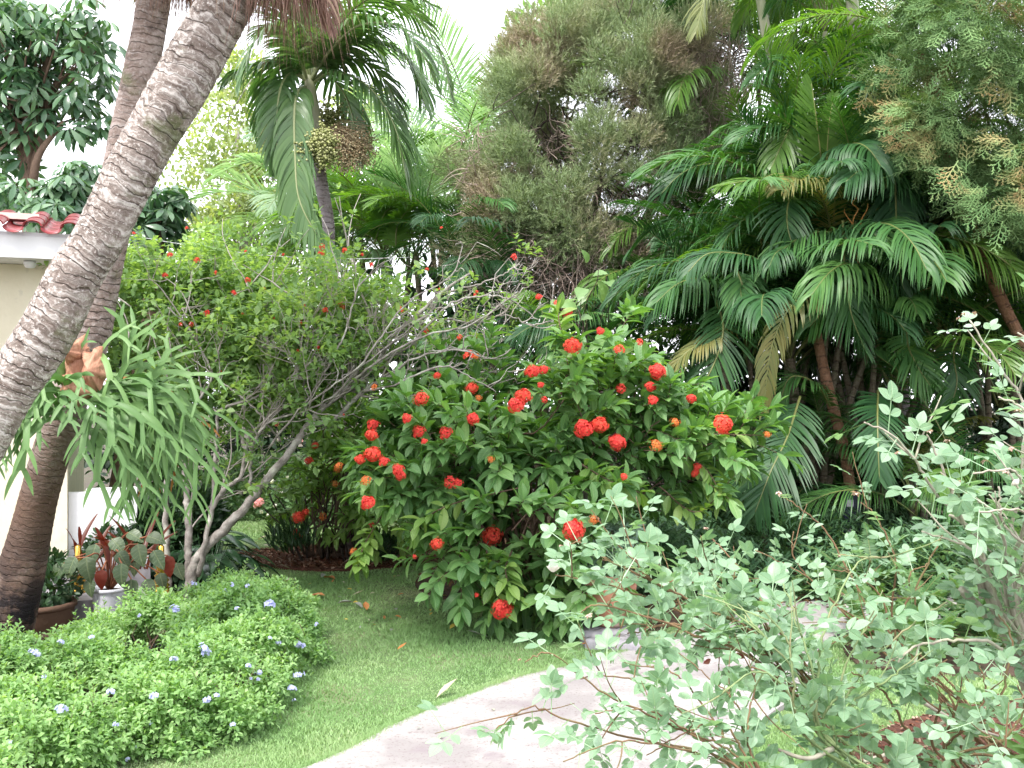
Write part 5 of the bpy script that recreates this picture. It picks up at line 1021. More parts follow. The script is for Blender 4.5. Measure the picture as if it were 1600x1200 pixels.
for (px, py, dd_) in ((1420, 190, 7.9), (1445, 205, 7.9), (1460, 225, 7.9), (1440, 240, 7.95), (1490, 262, 7.7), (1510, 275, 7.7), (1535, 290, 7.7), (1520, 305, 7.7), (1550, 320, 7.65), (1565, 345, 7.6), (1590, 250, 7.5), (1585, 230, 7.5), (1560, 210, 7.6), (1600, 290, 7.5), (1425, 95, 8.1), (1400, 110, 8.2)):
    for q in range(5): P2.append(W(px + r.normal() * 8, py + r.normal() * 8, dd_ + r.normal() * .08))
P2 = np.array(P2); D2 = nrm(np.array([-.8, -.35, -.5]) + r.normal(size=P2.shape) * .45); g.inst(FS[0], P2, frames(D2, np.tile([0, -.7, .7], (len(P2), 1)) + r.normal(size=P2.shape) * .3), .17 + .12 * r.rand(len(P2)))
part('foliage', g, m_cyp, cyp)
g = Geo(); tk = np.array([5.6, 9.0, -.03]); A = spline([tk, [5.5, 9.0, 2.5], [5.3, 8.9, 5.2]], 20); add_tube(g, A, np.linspace(.16, .05, 20), 12); part('trunk', g, m_bark_brown, cyp)
g = Geo(); branchy(g, A[9], [c[:3] for c in cl[::9]], r, .025, .004, .05, 5, 14, .1); part('branches', g, m_bark_brown, cyp)

# ---- areca palms
m_ar = leaf_mat('areca leaflet', [(.015, .05, .018), (.028, .09, .026), (.05, .14, .033), (.10, .22, .045)], nscale=.8, nmix=.25, rough=.45, trans=.28, spec=.35, objr=.6, tcol=(1.4, 1.6, .4))
m_ary = leaf_mat('areca leaflet yellow', [(.10, .15, .04), (.17, .2, .055), (.26, .22, .07)], nscale=3, nmix=.4, rough=.45, trans=.35, objr=.3, tcol=(1.3, 1.2, .4))
m_arl = leaf_mat('areca leaflet bright', [(.07, .15, .03), (.11, .22, .04), (.16, .28, .06)], nscale=2, nmix=.4, rough=.35, trans=.45, objr=.4, tcol=(1.5, 1.7, .35))
m_arc = leaf_mat('areca rachis', [(.09, .13, .04), (.2, .2, .06)], rough=.4, trans=0, nmix=.5)
m_cane = palm_bark('areca cane', [(.09, .08, .05), (.16, .13, .09), (.12, .13, .07)], lich=(.3, .28, .24), moss=(.07, .1, .04), period=.11, lichamt=.25)
m_caneo = palm_bark('brown areca cane', [(.18, .09, .05), (.28, .15, .09)], lich=(.4, .3, .22), moss=(.1, .09, .05), period=.12, lichamt=.2)
FR = []
for k in range(9):
    g = Geo(); frond_geo(g, arc_pts(0, [80, 72, 60, 48, 78, 36, 70, 86, 80][k], [85, 110, 100, 105, 125, 85, 60, 40, 55][k], 1.95, base=(0, 0, 0)), nl=60, ll=.52, lw=.017, droop=[1.3, 1.0, 1.9, 1.3, 1.6, 1.4, .7, .7, 1.2][k], vee=.3, ang0=62, ang1=24, seed=300 + k, rad=.012, start=.22, seg=4)
    FR.append([g.mesh('frond', [mm, m_arc]) for mm in (m_ar, m_ary, m_arl)])
def areca(label, base, tops, seed, nf=12, scale=(.75, 1.15), bright=.12, yellow=.015, cane_r=.03, cmat=None, group='tall areca palms in the right background', hero=(), vars_=None):
    """clump: several canes from one base, each with its crown of fronds"""
    r = rs(seed); root = thing('areca_palm', label, 'palm tree', [base[0], base[1], 0], group)
    g = Geo()
    for (tx, ty, tz) in tops:
        b = np.array([base[0] + r.normal() * .16, base[1] + r.normal() * .16, -.03]); t = np.array([tx, ty, tz]); mid = (b + t) / 2 + [(tx - b[0]) * -.12, 0, 0]; S = spline([b, mid, t], 50); V, Fc, uv = tube(S, np.linspace(cane_r * 1.2, cane_r * .8, 50), 10, mod=1 + .06 * (np.arange(50) % 4 == 0)[:, None] * np.ones((1, 10))); g.add(V, Fc, 0, uv)
    part('canes', g, cmat or m_cane, root, uv=True)
    for (tx, ty, tz) in tops:
        for q in range(nf):
            u = r.rand(); mi = 1 if u < yellow else 2 if u < yellow + bright else 0
            shared('frond', FR[vars_[r.randint(len(vars_))] if vars_ else r.randint(7)][mi], root, (tx, ty, tz - r.rand() * .25), (r.normal() * .14, r.normal() * .14, q * 2.4 + r.rand() * .7), r.uniform(*scale))
    for h in hero:
        pts, ll, nl, dr, mt = h[:5]; sd = h[5] if len(h) > 5 else (1, 1); upv = h[6] if len(h) > 6 else (0, -.35, 1); g = Geo()
        frond_geo(g, WP(pts), nl=nl, ll=ll, lw=h[7] if len(h) > 7 else .020, droop=dr, vee=.12, ang0=60, ang1=26, seed=int(pts[0][0]), rad=.012, seg=5, start=.06, side=sd, up=upv); part('frond', g, [mt, m_arc], root)
    return root
def tp(px, py, d): return tuple(W(px, py, d))
H1 = [([(1317, 345, 8.6), (1320, 420, 8.4), (1330, 490, 8.3), (1352, 548, 8.3)], .42, 50, .8, m_ar), ([(1330, 420, 8.8), (1283, 452, 8.5), (1235, 480, 8.3), (1205, 545, 8.2), (1193, 640, 8.2)], .30, 46, 1.2, m_ary),
      ([(1390, 300, 8.8), (1393, 350, 8.5), (1400, 400, 8.4), (1412, 452, 8.4)], .40, 46, .7, m_ar), ([(1560, 425, 9.0), (1490, 438, 8.8), (1423, 463, 8.6), (1405, 490, 8.6)], .36, 44, .5, m_ar)]
H2 = [([(1215, 430, 8.8), (1183, 405, 8.6), (1150, 396, 8.5), (1105, 397, 8.4), (1075, 425, 8.3)], .40, 46, 1.1, m_ar), ([(1150, 420, 8.6), (1158, 440, 8.5), (1170, 475, 8.4), (1188, 502, 8.4)], .40, 44, .5, m_ar),
      ([(1250, 620, 8.5), (1230, 683, 8.2), (1205, 735, 8.0), (1180, 800, 7.9)], .52, 54, .5, m_ar), ([(1120, 470, 8.9), (1130, 515, 8.6), (1115, 570, 8.5), (1075, 640, 8.4)], .42, 46, .5, m_ar), ([(1150, 500, 8.8), (1110, 528, 8.6), (1070, 553, 8.5), (1035, 596, 8.5)], .26, 40, 1.0, m_ary, (1, 1))]
H3 = [([(1372, 610, 8.6), (1371, 650, 8.3), (1372, 700, 8.15), (1374, 748, 8.1)], .34, 54, .35, m_ar, (1, 1), (0, -1, .3)), ([(1415, 520, 8.9), (1420, 545, 8.7), (1435, 575, 8.6), (1453, 602, 8.6)], .34, 44, .45, m_ar, (1, 1), (0, -1, .3)),
      ([(1300, 640, 9), (1275, 600, 8.8), (1235, 590, 8.7), (1215, 640, 8.7)], .36, 40, .8, m_ar), ([(1500, 520, 9.3), (1490, 555, 9.1), (1495, 600, 9), (1480, 650, 9)], .36, 40, .5, m_ar)]
H4 = [([(1374, 330, 9.2), (1377, 260, 9.0), (1388, 195, 8.9), (1404, 140, 8.9)], .42, 54, .4, m_ar), ([(1245, 240, 9.6), (1242, 190, 9.4), (1222, 225, 9.2), (1205, 262, 9.1)], .4, 44, .9, m_arl), ([(1270, 300, 9.3), (1243, 290, 9.1), (1180, 282, 8.9), (1125, 290, 8.8)], .42, 46, .9, m_arl, (1, 1)),
      ([(1262, 320, 9.1), (1235, 312, 8.8), (1230, 350, 8.6), (1243, 400, 8.55)], .42, 44, .7, m_ar), ([(1370, 330, 8.9), (1395, 275, 8.7), (1400, 330, 8.5), (1400, 400, 8.4)], .42, 44, .8, m_ar), ([(1380, 330, 9.1), (1420, 305, 8.9), (1460, 293, 8.7), (1505, 290, 8.6)], .42, 46, .5, m_ar),
      ([(1288, 330, 9.2), (1284, 260, 9.1), (1276, 190, 9.0), (1268, 130, 9.0)], .34, 44, .1, m_arl, (0, 1), (0, -1, .1), .03), ([(1292, 330, 9.2), (1292, 250, 9.1), (1296, 190, 9.0), (1303, 150, 9.0)], .2, 40, .1, m_arl, (1, 1), (0, -1, .1), .024)]
areca('areca palm clump with the long yellowing frond hanging in the middle', (3.0, 9.3), [tp(1300, 420, 9.4), tp(1340, 360, 9.5), tp(1400, 440, 9.5), tp(1370, 520, 9.4)], 401, hero=H1)
areca('areca palm clump with the broad fan fronds just right of the juniper', (2.5, 9.5), [tp(1200, 470, 9.5), tp(1230, 560, 9.4), tp(1170, 540, 9.9), tp(1250, 400, 9.8)], 402, hero=H2)
areca('areca palm clump with a hanging oval frond behind the rose tips', (3.7, 9.4), [tp(1400, 600, 9.4), tp(1470, 540, 9.6), tp(1450, 470, 9.8)], 403, hero=H3)
areca('tall areca palm clump with the bright upright young frond', (3.1, 10.2), [tp(1290, 330, 10), tp(1380, 320, 10), tp(1330, 260, 10.4)], 404, nf=8, bright=.3, hero=H4)
areca('dark areca palm clump at the right edge below the cypress', (5.0, 9.9), [tp(1540, 480, 10), tp(1590, 400, 10), tp(1500, 400, 10.4), tp(1580, 560, 9.8)], 405, bright=.05)
areca('shaded areca palm clump between juniper and fan fronds', (2.3, 11.6), [tp(1110, 520, 11.5), tp(1150, 430, 11.5), tp(1080, 570, 11.5)], 406, scale=(.6, .95), bright=.15)
areca('low dark areca palm left of the juniper trunk', (.4, 11), [tp(850, 560, 11), tp(790, 600, 10.6), tp(900, 590, 10.6)], 407, nf=8, scale=(.6, .9), bright=.05)
areca('areca palm clump standing at the back of the grove', (4.2, 12), [tp(1330, 420, 12), tp(1430, 360, 12), tp(1250, 450, 12), tp(1480, 430, 12), tp(1380, 520, 12)], 408, nf=9, scale=(.9, 1.25), bright=.1)
areca('areca palm clump at the back behind the juniper foliage', (2.6, 12.6), [tp(1110, 400, 12.6), tp(1180, 330, 12.6), tp(1060, 480, 12.4)], 409, nf=9, scale=(.9, 1.2), bright=.2)
areca('lofty areca palm clump filling the gap between the juniper top and the cypress', (3.6, 13), [tp(1140, 170, 13), tp(1250, 150, 13.2), tp(1380, 120, 13), tp(1320, 60, 13.4), tp(1180, 60, 13.4)], 413, nf=9, scale=(.9, 1.2), bright=.55)
areca('areca palm clump beyond the right edge bushes', (6.2, 11.5), [tp(1600, 500, 11.5), tp(1560, 620, 11), tp(1640, 400, 11.5)], 410, nf=9, scale=(.9, 1.2), bright=.05)
areca('upright areca palm clump whose steep fronds stand tallest in the middle of the grove', (3.5, 9.9), [tp(1230, 330, 9.8), tp(1330, 350, 9.8), tp(1410, 330, 9.8), tp(1470, 380, 9.6), tp(1280, 400, 9.6)], 414, nf=7, scale=(.75, 1.1), bright=.25, vars_=[7, 8, 6, 7, 0])
areca('young areca palm low behind the ferns on the right', (4.6, 8.6), [tp(1500, 760, 8.6), tp(1430, 780, 8.7)], 411, nf=9, scale=(.5, .75), bright=.2, cane_r=.02)
areca('young areca palm low in the dark centre of the grove', (2.9, 9.6), [tp(1250, 740, 9.5), tp(1160, 770, 9.3), tp(1310, 770, 9.6)], 412, nf=8, scale=(.55, .8), bright=.03, cane_r=.02)
# high palms top right with visible ringed trunks
def high(label, pts, seed, mt_shaft=True, nf=11, bright=.5, hero=()):
    P, rad = widths(pts); P[0][2] = -.03; root = thing('tall_palm', label, 'palm tree', [P[0][0], P[0][1], 0], 'tall thin palms rising out of the grove'); g = Geo(); palm_trunk(g, P[:-1] if mt_shaft else P, rad[:-1] if mt_shaft else rad, seed, k=14, period=.12, amp=.05, lump=.02, res=.02); part('trunk', g, m_barkC if bright > .3 else m_caneo, root, uv=True)
    if mt_shaft: g = Geo(); A = spline(np.column_stack([P[-2:], rad[-2:] * [1.2, .9]]), 12); add_tube(g, A[:, :3], A[:, 3], 12); part('crownshaft', g, m_shaft, root)
    r = rs(seed)
    for q in range(nf): u = r.rand(); shared('frond', FR[r.randint(7)][2 if u < bright else 0], root, P[-1], (r.normal() * .1, r.normal() * .1, q * 2.4 + r.rand()), r.uniform(.85, 1.15))
    for h_ in hero: g = Geo(); frond_geo(g, WP(h_[0]), nl=48, ll=h_[1], lw=.021, droop=.9, vee=.15, ang0=60, ang1=28, seed=int(h_[0][0][0]), rad=.014, seg=5, start=.06); part('frond', g, [h_[2], m_arc], root)
high('tall thin palm with pale crownshaft leaning left at the top of the grove', [(1300, 830, 10.5, 15), (1270, 400, 10.5, 14), (1235, 225, 10.5, 14), (1212, 130, 10.5, 14), (1199, 62, 10.5, 14), (1183, -30, 10.5, 15)], 421, hero=[([(1183, -30, 10.5), (1140, -40, 10.3), (1105, -10, 10.2), (1088, 50, 10.1)], .4, m_ary), ([(1183, -20, 10.5), (1230, -30, 10.4), (1300, -10, 10.3), (1340, 60, 10.3)], .42, m_arl)])
high('tall thin palm with a narrow stem behind the bright upright frond', [(1330, 830, 11, 15), (1320, 500, 11, 14), (1300, 300, 11, 13), (1290, 180, 11, 13), (1288, 115, 11, 12), (1289, 50, 11, 9)], 422, nf=9, hero=[([(1289, 90, 11), (1262, 50, 11), (1235, 60, 10.9), (1215, 110, 10.8)], .42, m_arl), ([(1289, 90, 11), (1320, 30, 11), (1360, 20, 10.9), (1392, 60, 10.8)], .42, m_arl)])
high('tall palm with pale green stem beside the cypress', [(1430, 830, 10.2, 17), (1400, 500, 10.2, 16), (1355, 200, 10.2, 16), (1343, 100, 10.2, 17), (1335, 40, 10.2, 17), (1325, -60, 10.2, 18)], 423, nf=9)
high('leaning brown ringed palm stem crossing the right side of the grove', [(1680, 830, 8.8, 19), (1630, 620, 8.8, 18), (1570, 480, 8.8, 18), (1520, 370, 8.8, 17), (1490, 270, 8.8, 17), (1465, 190, 8.8, 17), (1440, 80, 8.9, 15)], 424, mt_shaft=False, nf=6, bright=.2)
for k, (lab, pts) in enumerate((('short brown palm stem in the dark centre of the grove', [(1345, 830, 9.0, 17), (1322, 720, 9.0, 17), (1300, 630, 9.0, 17), (1288, 580, 9.0, 16), (1265, 470, 9.1, 14)]), ('grey palm stem left of the brown one in the dark grove', [(1290, 830, 9.3, 14), (1270, 740, 9.3, 14), (1248, 650, 9.3, 13), (1235, 560, 9.3, 12)]),
                               ('thin grey palm stem behind the hanging oval frond', [(1460, 830, 9.3, 12), (1450, 700, 9.3, 12), (1440, 600, 9.3, 12), (1430, 540, 9.4, 10)]), ('dark palm stem at the left side of the grove', [(1150, 830, 9.6, 14), (1145, 700, 9.6, 13), (1133, 600, 9.6, 13), (1125, 520, 9.7, 12)]))):
    P, rad = widths(pts); P[0][2] = -.03; g = Geo(); palm_trunk(g, P, rad, 430 + k, k=16, period=.12, amp=.05, lump=.02, res=.015); root = thing('palm_stem', lab, 'palm tree', [P[0][0], P[0][1], 0]); part('trunk', g, m_caneo if k == 0 else m_cane, root, uv=True)
    r = rs(440 + k)
    for q in range(5): shared('frond', FR[r.randint(7)][0], root, P[-1], (r.normal() * .1, r.normal() * .1, q * 2.4 + r.rand()), r.uniform(.6, .8))
# orange dried palm sheath and dead fronds
r = rs(450); g = Geo(); c = W(1338, 400, 8.5); V, Fc = strands(r, 260, c + [0, 0, .12], (.03, .03), .04, (.1, .22), w=.006); g.add(V, Fc)
m_dead = leaf_mat('dead orange leaf', [(.35, .13, .03), (.5, .25, .07), (.25, .07, .03)], rough=.6, trans=.2, nmix=.2); dsh = thing('dry_frond_bundle', 'dry orange frond bundle hanging in the middle of the grove', 'dry frond', c); part('strips', g, m_dead, dsh, smooth=False)
g = Geo(); branchy(g, c + [0, 0, .1], [c + [0, 0, .5], c + [-.1, 0, .4], c + [.1, 0, .45]], r, .008, .003); part('stalk', g, m_dead, dsh)

# ---- palms left of the juniper, farther; distant glare painted as pale leaflet colour
m_pp = leaf_mat('glare paled palm leaflet', [(.17, .27, .15), (.25, .37, .21), (.35, .46, .28)], nscale=1, nmix=.3, rough=.5, trans=.45, spec=.25, objr=.5, tcol=(1.3, 1.5, .7))
FRP = []
for k in range(4):
    g = Geo(); frond_geo(g, arc_pts(0, [75, 60, 50, 68][k], [95, 100, 85, 60][k], 2.2), nl=50, ll=.6, lw=.024, droop=[.5, .7, .5, .3][k], vee=.25, ang0=60, ang1=24, seed=500 + k, start=.18, seg=4); FRP.append([g.mesh('frond', [mm, m_arc]) for mm in (m_pp, m_arl)])
for k, (lab, base, tops, nf, s0, s1, br) in enumerate((
    ('pale green palm behind the fruiting palm, its fronds against the sky', (-.6, 15.2), [(715, 300, 15), (670, 330, 15.2), (745, 240, 15.4)], 8, 1.0, 1.3, .15), ('bushy pale palm low behind the spreading tree', (-1.6, 14.2), [(600, 400, 14), (560, 340, 14.2), (640, 420, 13.8)], 9, .9, 1.2, .2),
    ('palm with bright curved fronds left of the juniper', (-.8, 13.4), [(650, 400, 13.3), (690, 370, 13.3)], 8, .6, .9, .5), ('far palm hidden between the fruiting palm and the hedge', (-2.4, 15), [(540, 440, 15), (500, 420, 15)], 8, .9, 1.2, .1),
    ('shaded palm under the left side of the juniper', (.2, 12.4), [(760, 470, 12.3), (720, 430, 12.4), (800, 520, 12)], 8, .7, 1.0, .0))):
    r = rs(510 + k); root = thing('background_palm', lab, 'palm tree', (base[0], base[1], 0), 'palms in the hazy left background'); g = Geo()
    for t in tops: e = W(*t); V, Fc, uv = tube(spline([[base[0] + r.normal() * .2, base[1], -.03], [(base[0] + e[0]) / 2 - .1, base[1], e[2] / 2], e], 30), .04, 8); g.add(V, Fc, 0, uv)
    part('canes', g, m_cane, root, uv=True)
    for t in tops:
        for q in range(nf): u = r.rand(); shared('frond', FRP[r.randint(4)][1 if u < br else 0] if k < 4 else FR[r.randint(7)][0], root, W(*t), (r.normal() * .08, r.normal() * .08, q * 2.4 + r.rand() * .7), r.uniform(s0, s1))
# hero bright curved fronds
root = [o for o in bpy.data.objects if o.get('label') == 'palm with bright curved fronds left of the juniper'][0]
for pts, ll, mt in (([(618, 395, 13), (622, 350, 12.9), (650, 322, 12.8), (700, 330, 12.7)], .36, m_arl), ([(585, 380, 13), (600, 335, 12.9), (612, 322, 12.9), (580, 325, 12.8)], .36, m_arl), ([(560, 420, 13.2), (585, 390, 13.1), (600, 420, 13), (640, 470, 13)], .3, m_pp)):
    g = Geo(); frond_geo(g, WP(pts), nl=44, ll=ll, lw=.035, droop=.7, vee=.1, seed=int(pts[0][0]), start=.08, ang0=62, ang1=35); part('frond', g, [mt, m_arc], root)

# ---- umbrella trees behind the house (whorls of drooping leaflets)
m_sch = leaf_mat('umbrella leaf', [(.03, .075, .035), (.055, .125, .055), (.11, .2, .09), (.2, .3, .16)], nscale=1, nmix=.3, rough=.3, trans=.25, spec=.6, tcol=(1.3, 1.6, .5))
T_u = leaf_t(.32, 4, .12, .35, peak=.6); W8 = combine([(T_u, (math.sin(a) * .12, math.cos(a) * .12, 0), (math.sin(a), math.cos(a), -.45), (0, 0, 1), 1.0) for a in np.linspace(0, 2 * math.pi, 9)[:-1]])
def whorl_tree(label, base, trunk, blobs, n, size, seed, forks=()):
    r = rs(seed); root = thing('umbrella_tree', label, 'tree', [base[0], base[1], 0], 'dark umbrella leaved trees behind the house'); g = Geo(); A = spline([[base[0], base[1], -.03]] + [W(*t) for t in trunk], 30); add_tube(g, A, np.linspace(.13, .04, 30), 10)
    for f in forks: S = spline(WP(f), 16); add_tube(g, S, np.linspace(.06, .025, 16), 8)
    part('trunk', g, m_bark_brown, root); P, N = shell_points(r, blobs, n, .35, 0); D = nrm(r.normal(size=P.shape) * [1, 1, .2]); H = nrm(N * .5 + [0, -.25, .8] + r.normal(size=P.shape) * .2); g = Geo(); g.inst(W8, P, frames(D, H), size[0] + (size[1] - size[0]) * r.rand(len(P))); part('crown', g, m_sch, root)
    g = Geo(); branchy(g, A[22], P[::7], r, .03, .006, .05, 4, 10, .05); part('branches', g, m_bark_brown, root)
whorl_tree('dark umbrella tree rising against the white sky above the tiled roof', (-6.3, 12), [(45, 420, 12), (42, 290, 12), (50, 200, 12), (75, 90, 12)], [E(60, 60, 12, 80, 60, .9), E(110, 110, 12, 70, 50, .7), E(40, 150, 12, 60, 50, .7), E(20, 30, 12, 50, 50, .7), E(130, 40, 12, 50, 40, .6), E(110, 190, 12, 60, 30, .5), E(10, 230, 12, 45, 40, .5), E(-60, 120, 12, 90, 130, .9), E(140, 165, 12, 40, 35, .4)], 330, (.17, .27), 601,
           forks=[[(42, 290, 12), (65, 215, 12), (80, 130, 12)], [(42, 290, 12), (25, 190, 12), (10, 120, 12)], [(50, 290, 12), (62, 240, 11.8), (100, 190, 11.8)]])
whorl_tree('low umbrella tree peeking over the tiled roof left of the leaning trunk', (-5.6, 10.2), [(60, 400, 10.2), (70, 330, 10.2)], [E(40, 300, 10.2, 70, 22, .6), E(120, 300, 10.2, 60, 28, .5), E(130, 265, 10.2, 35, 14, .3), E(90, 330, 10, 60, 20, .5)], 150, (.14, .22), 602)
whorl_tree('small umbrella tree between the two palm trunks and the spreading tree', (-4.2, 10.5), [(240, 420, 10.5), (245, 340, 10.5)], [E(240, 345, 10.5, 45, 40, .4), E(270, 310, 10.5, 28, 18, .3), E(220, 310, 10.5, 30, 25, .3), E(200, 270, 10.6, 20, 20, .3)], 95, (.15, .22), 603)
# ---- loose pale tree behind, sky showing through
m_loose = leaf_mat('pale loose leaf', [(.14, .20, .08), (.22, .30, .12), (.34, .42, .2), (.46, .49, .3)], nscale=1, nmix=.5, rough=.6, trans=.45, spec=.2)
def loose_tree(label, base, top, blobs, n, size, seed, nclump, clump, mat=m_loose, T=T_low, group=None, nb=40):
    r = rs(seed); root = thing('broadleaf_tree', label, 'tree', [base[0], base[1], 0], group); g = Geo(); A = spline([[base[0], base[1], -.03], [(base[0] + top[0]) / 2 + .1, base[1], top[2] / 2], top], 20); add_tube(g, A, np.linspace(.12, .04, 20), 10); part('trunk', g, m_bark_grey, root)
    P = add_leafmass('crown', mat, root, T, blobs, n, size, seed + 1, clump, nclump, .2); g = Geo(); branchy(g, A[9], P[r.choice(len(P), nb)], r, .03, .005, .07, 4, 12); part('branches', g, m_bark_grey, root)
loose_tree('loose pale leaved tree with sky showing through, behind the leaning trunk', (-4.6, 17), W(370, 200, 17), [E(350, 220, 17, 70, 80, .9), E(400, 180, 17, 50, 60, .8), E(330, 300, 17, 80, 60, .9), E(440, 300, 17, 70, 70, .9), E(400, 360, 17, 110, 50, 1), E(560, 200, 17, 40, 50, .8), E(380, 110, 17, 30, 30, .5)], 11000, (.07, .13), 620, 210, .28)
loose_tree('bright green leafy tree low behind the spreading tree', (-3.6, 14), W(320, 400, 14), [E(270, 420, 14, 90, 40, .8), E(380, 400, 14, 90, 45, .8), E(470, 420, 14, 80, 50, .8), E(300, 500, 13.8, 130, 60, .8), E(450, 520, 13.5, 110, 70, .7)], 11000, (.06, .11), 622, 200, .28, mat=m_jat)
loose_tree('leafy tree peeking above the left shoulder of the juniper', (.4, 16), W(850, 90, 16), [E(830, 60, 16, 30, 40, .6), E(870, 40, 16, 40, 30, .6), E(815, 80, 16, 20, 25, .4), E(900, 90, 16, 40, 50, .6)], 900, (.16, .3), 624, 40, .22, mat=m_ix, T=leaf_t(.35, 4, .15, .3), nb=14)
# ---- dense wood closing the view behind the palms
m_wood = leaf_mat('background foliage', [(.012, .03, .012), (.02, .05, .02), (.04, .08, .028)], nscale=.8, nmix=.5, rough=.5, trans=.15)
r = rs(640); g = Geo(); wb_ = []
for px in range(720, 2000, 70): wb_ += [E(px, 640, 14.3, 70, 70, .9), E(px + 30, 520, 14.6, 70, 70, .9), E(px, 740, 13.6, 70, 60, .8)] + ([E(px, 410, 14.8, 60, 60, .9), E(px + 20, 300, 15, 60, 60, .9)] if px > 1120 else [])
wb_ += [E(q_, 660, 11.6, 50, 55, .4) for q_ in range(1090, 1600, 60)] + [E(q_, 480 + 40 * (q_ % 3), 13.9, 50, 50, .5) for q_ in range(600, 900, 45)] + [E(1150, 590, 12.2, 60, 50, .5), E(1200, 620, 12.2, 60, 50, .5), E(1250, 660, 12.2, 60, 50, .5), E(1120, 660, 12.0, 60, 50, .5)]
for px in range(220, 760, 70): wb_ += [E(px, 700, 14.3, 60, 60, .8), E(px, 610, 14.5, 60, 60, .8), E(px, 520, 14.7, 60, 60, .8)]
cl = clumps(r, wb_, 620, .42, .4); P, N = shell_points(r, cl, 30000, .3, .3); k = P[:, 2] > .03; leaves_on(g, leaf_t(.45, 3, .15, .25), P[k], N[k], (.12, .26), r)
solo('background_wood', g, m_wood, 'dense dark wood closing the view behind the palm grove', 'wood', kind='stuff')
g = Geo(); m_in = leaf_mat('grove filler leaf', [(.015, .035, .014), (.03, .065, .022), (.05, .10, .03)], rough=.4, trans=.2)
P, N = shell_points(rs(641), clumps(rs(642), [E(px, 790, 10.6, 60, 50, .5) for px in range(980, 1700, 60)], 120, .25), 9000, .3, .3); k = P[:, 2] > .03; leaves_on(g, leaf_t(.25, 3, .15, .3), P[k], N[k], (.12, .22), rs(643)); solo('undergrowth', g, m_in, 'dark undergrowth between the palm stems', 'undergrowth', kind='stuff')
# ================================================================== RIGHT FOREGROUND
# ground cover: dark narrow leaves in upright tufts
m_gc = leaf_mat('ground cover leaf', [(.03, .085, .035), (.06, .14, .055), (.10, .2, .085), (.15, .27, .12)], nscale=1.5, nmix=.3, rough=.4, trans=.25, spec=.4)
r = rs(700); g = Geo()
T_gc = leaf_t(.17, 4, .12, .35)
N_ = 950; P = np.column_stack([.95 + 4.2 * r.rand(N_), 7.15 + 2.6 * r.rand(N_), np.zeros(N_)]); P = P[inpoly(P, back_bed)]; H_ = .26 + .16 * np.sin(P[:, 0] * 2.1) * np.sin(P[:, 1] * 1.9) + .12 * r.rand(len(P)) + .06 * (P[:, 1] - 7)
for f in np.linspace(.25, 1, 9):
    for q in range(3):
        a = r.rand(len(P)) * 6.28; D = nrm(np.stack([np.cos(a), np.sin(a), .35 + .6 * f + 0 * a], -1)); B = P + np.array([0, 0, 1.]) * (H_ * f)[:, None] + r.normal(size=P.shape) * [.03, .03, .01]; g.inst(T_gc, B, frames(D, np.tile([0, 0, 1.], (len(P), 1)) + r.normal(size=P.shape) * .2), .07 + .06 * r.rand(len(P)))
solo('ground_cover', g, m_gc, 'knee high ground cover of narrow dark green leaves', 'ground cover', kind='stuff')
# Boston ferns
m_fern = leaf_mat('fern frond', [(.05, .12, .04), (.085, .18, .055), (.13, .25, .075)], nscale=3, nmix=.3, rough=.5, trans=.35, objr=.5)
FE = []
for k in range(4):
    g = Geo(); frond_geo(g, arc_pts(0, [80, 68, 55, 74][k], [60, 80, 90, 100][k], 1.0), nl=44, ll=.095, lw=.024, droop=.3, vee=.05, ang0=82, ang1=60, seed=710 + k, start=.08, rad=.004, seg=2, shape=.8); FE.append(g.mesh('frond', [m_fern, m_arc]))
for k, (x, y, n, s, lab) in enumerate(((2.6, 7.3, 22, .6, 'tall upright fern in front of the dark blue post'), (3.0, 7.6, 20, .65, 'fern right of the dark blue post'), (2.3, 7.25, 18, .5, 'short fern at the edge of the path bed'), (3.5, 7.4, 18, .6, 'fern behind the thick rose stem'), (4.0, 7.8, 18, .65, 'fern under the dark palms at the right edge'), (2.15, 5.95, 18, .55, 'fern spilling over the inside curve of the path'), (2.5, 6.15, 20, .6, 'fern in the middle of the fern bed behind the roses'), (2.35, 5.65, 18, .5, 'low fern at the front of the fern bed'), (2.85, 5.85, 20, .6, 'fern behind the bushy rose, right part of the fern bed'), (3.3, 6.1, 18, .6, 'fern farthest right in the fern bed'), (2.95, 6.35, 18, .6, 'fern at the back of the fern bed by the path'))):
    r = rs(720 + k); root = thing('fern', lab, 'fern', (x, y, 0), 'ferns by the far path edge')
    for q in range(n): shared('frond', FE[r.randint(4)], root, (x + r.normal() * .05, y + r.normal() * .05, .01), (r.normal() * .1, r.normal() * .1, q * 2.4 + r.rand()), s * r.uniform(.7, 1.15))
# ---- rose bushes
m_rose = leaf_mat('rose leaflet', [(.095, .19, .09), (.155, .275, .135), (.23, .37, .20), (.36, .49, .33)], nscale=2.5, nmix=.4, rough=.36, trans=.32, vein=8, spec=.45, tcol=(1.3, 1.5, .7))
m_rcane = surf_mat('green rose cane', [(.13, .19, .07), (.2, .26, .12), (.25, .2, .12)], 8, bump=.2)
m_rcaneb = surf_mat('brown rose cane', [(.10, .06, .035), (.18, .11, .06), (.14, .15, .06)], 8, bump=.3)
m_rcaneg = surf_mat('grey woody rose cane', [(.22, .19, .15), (.36, .33, .27), (.3, .31, .2)], 8, bump=.5, bscale=50)
m_spent = leaf_mat('spent petals', [(.35, .2, .16), (.5, .36, .32), (.6, .5, .45)], rough=.7, trans=.2, nmix=.2)
m_wrose = leaf_mat('white rose petals', [(.75, .72, .66), (.85, .82, .78)], rough=.6, trans=.3, nmix=.2, tcol=(1, .97, .9))
m_prose = leaf_mat('dusty pink petals', [(.45, .12, .12), (.6, .25, .24)], rough=.7, trans=.2, nmix=.2)
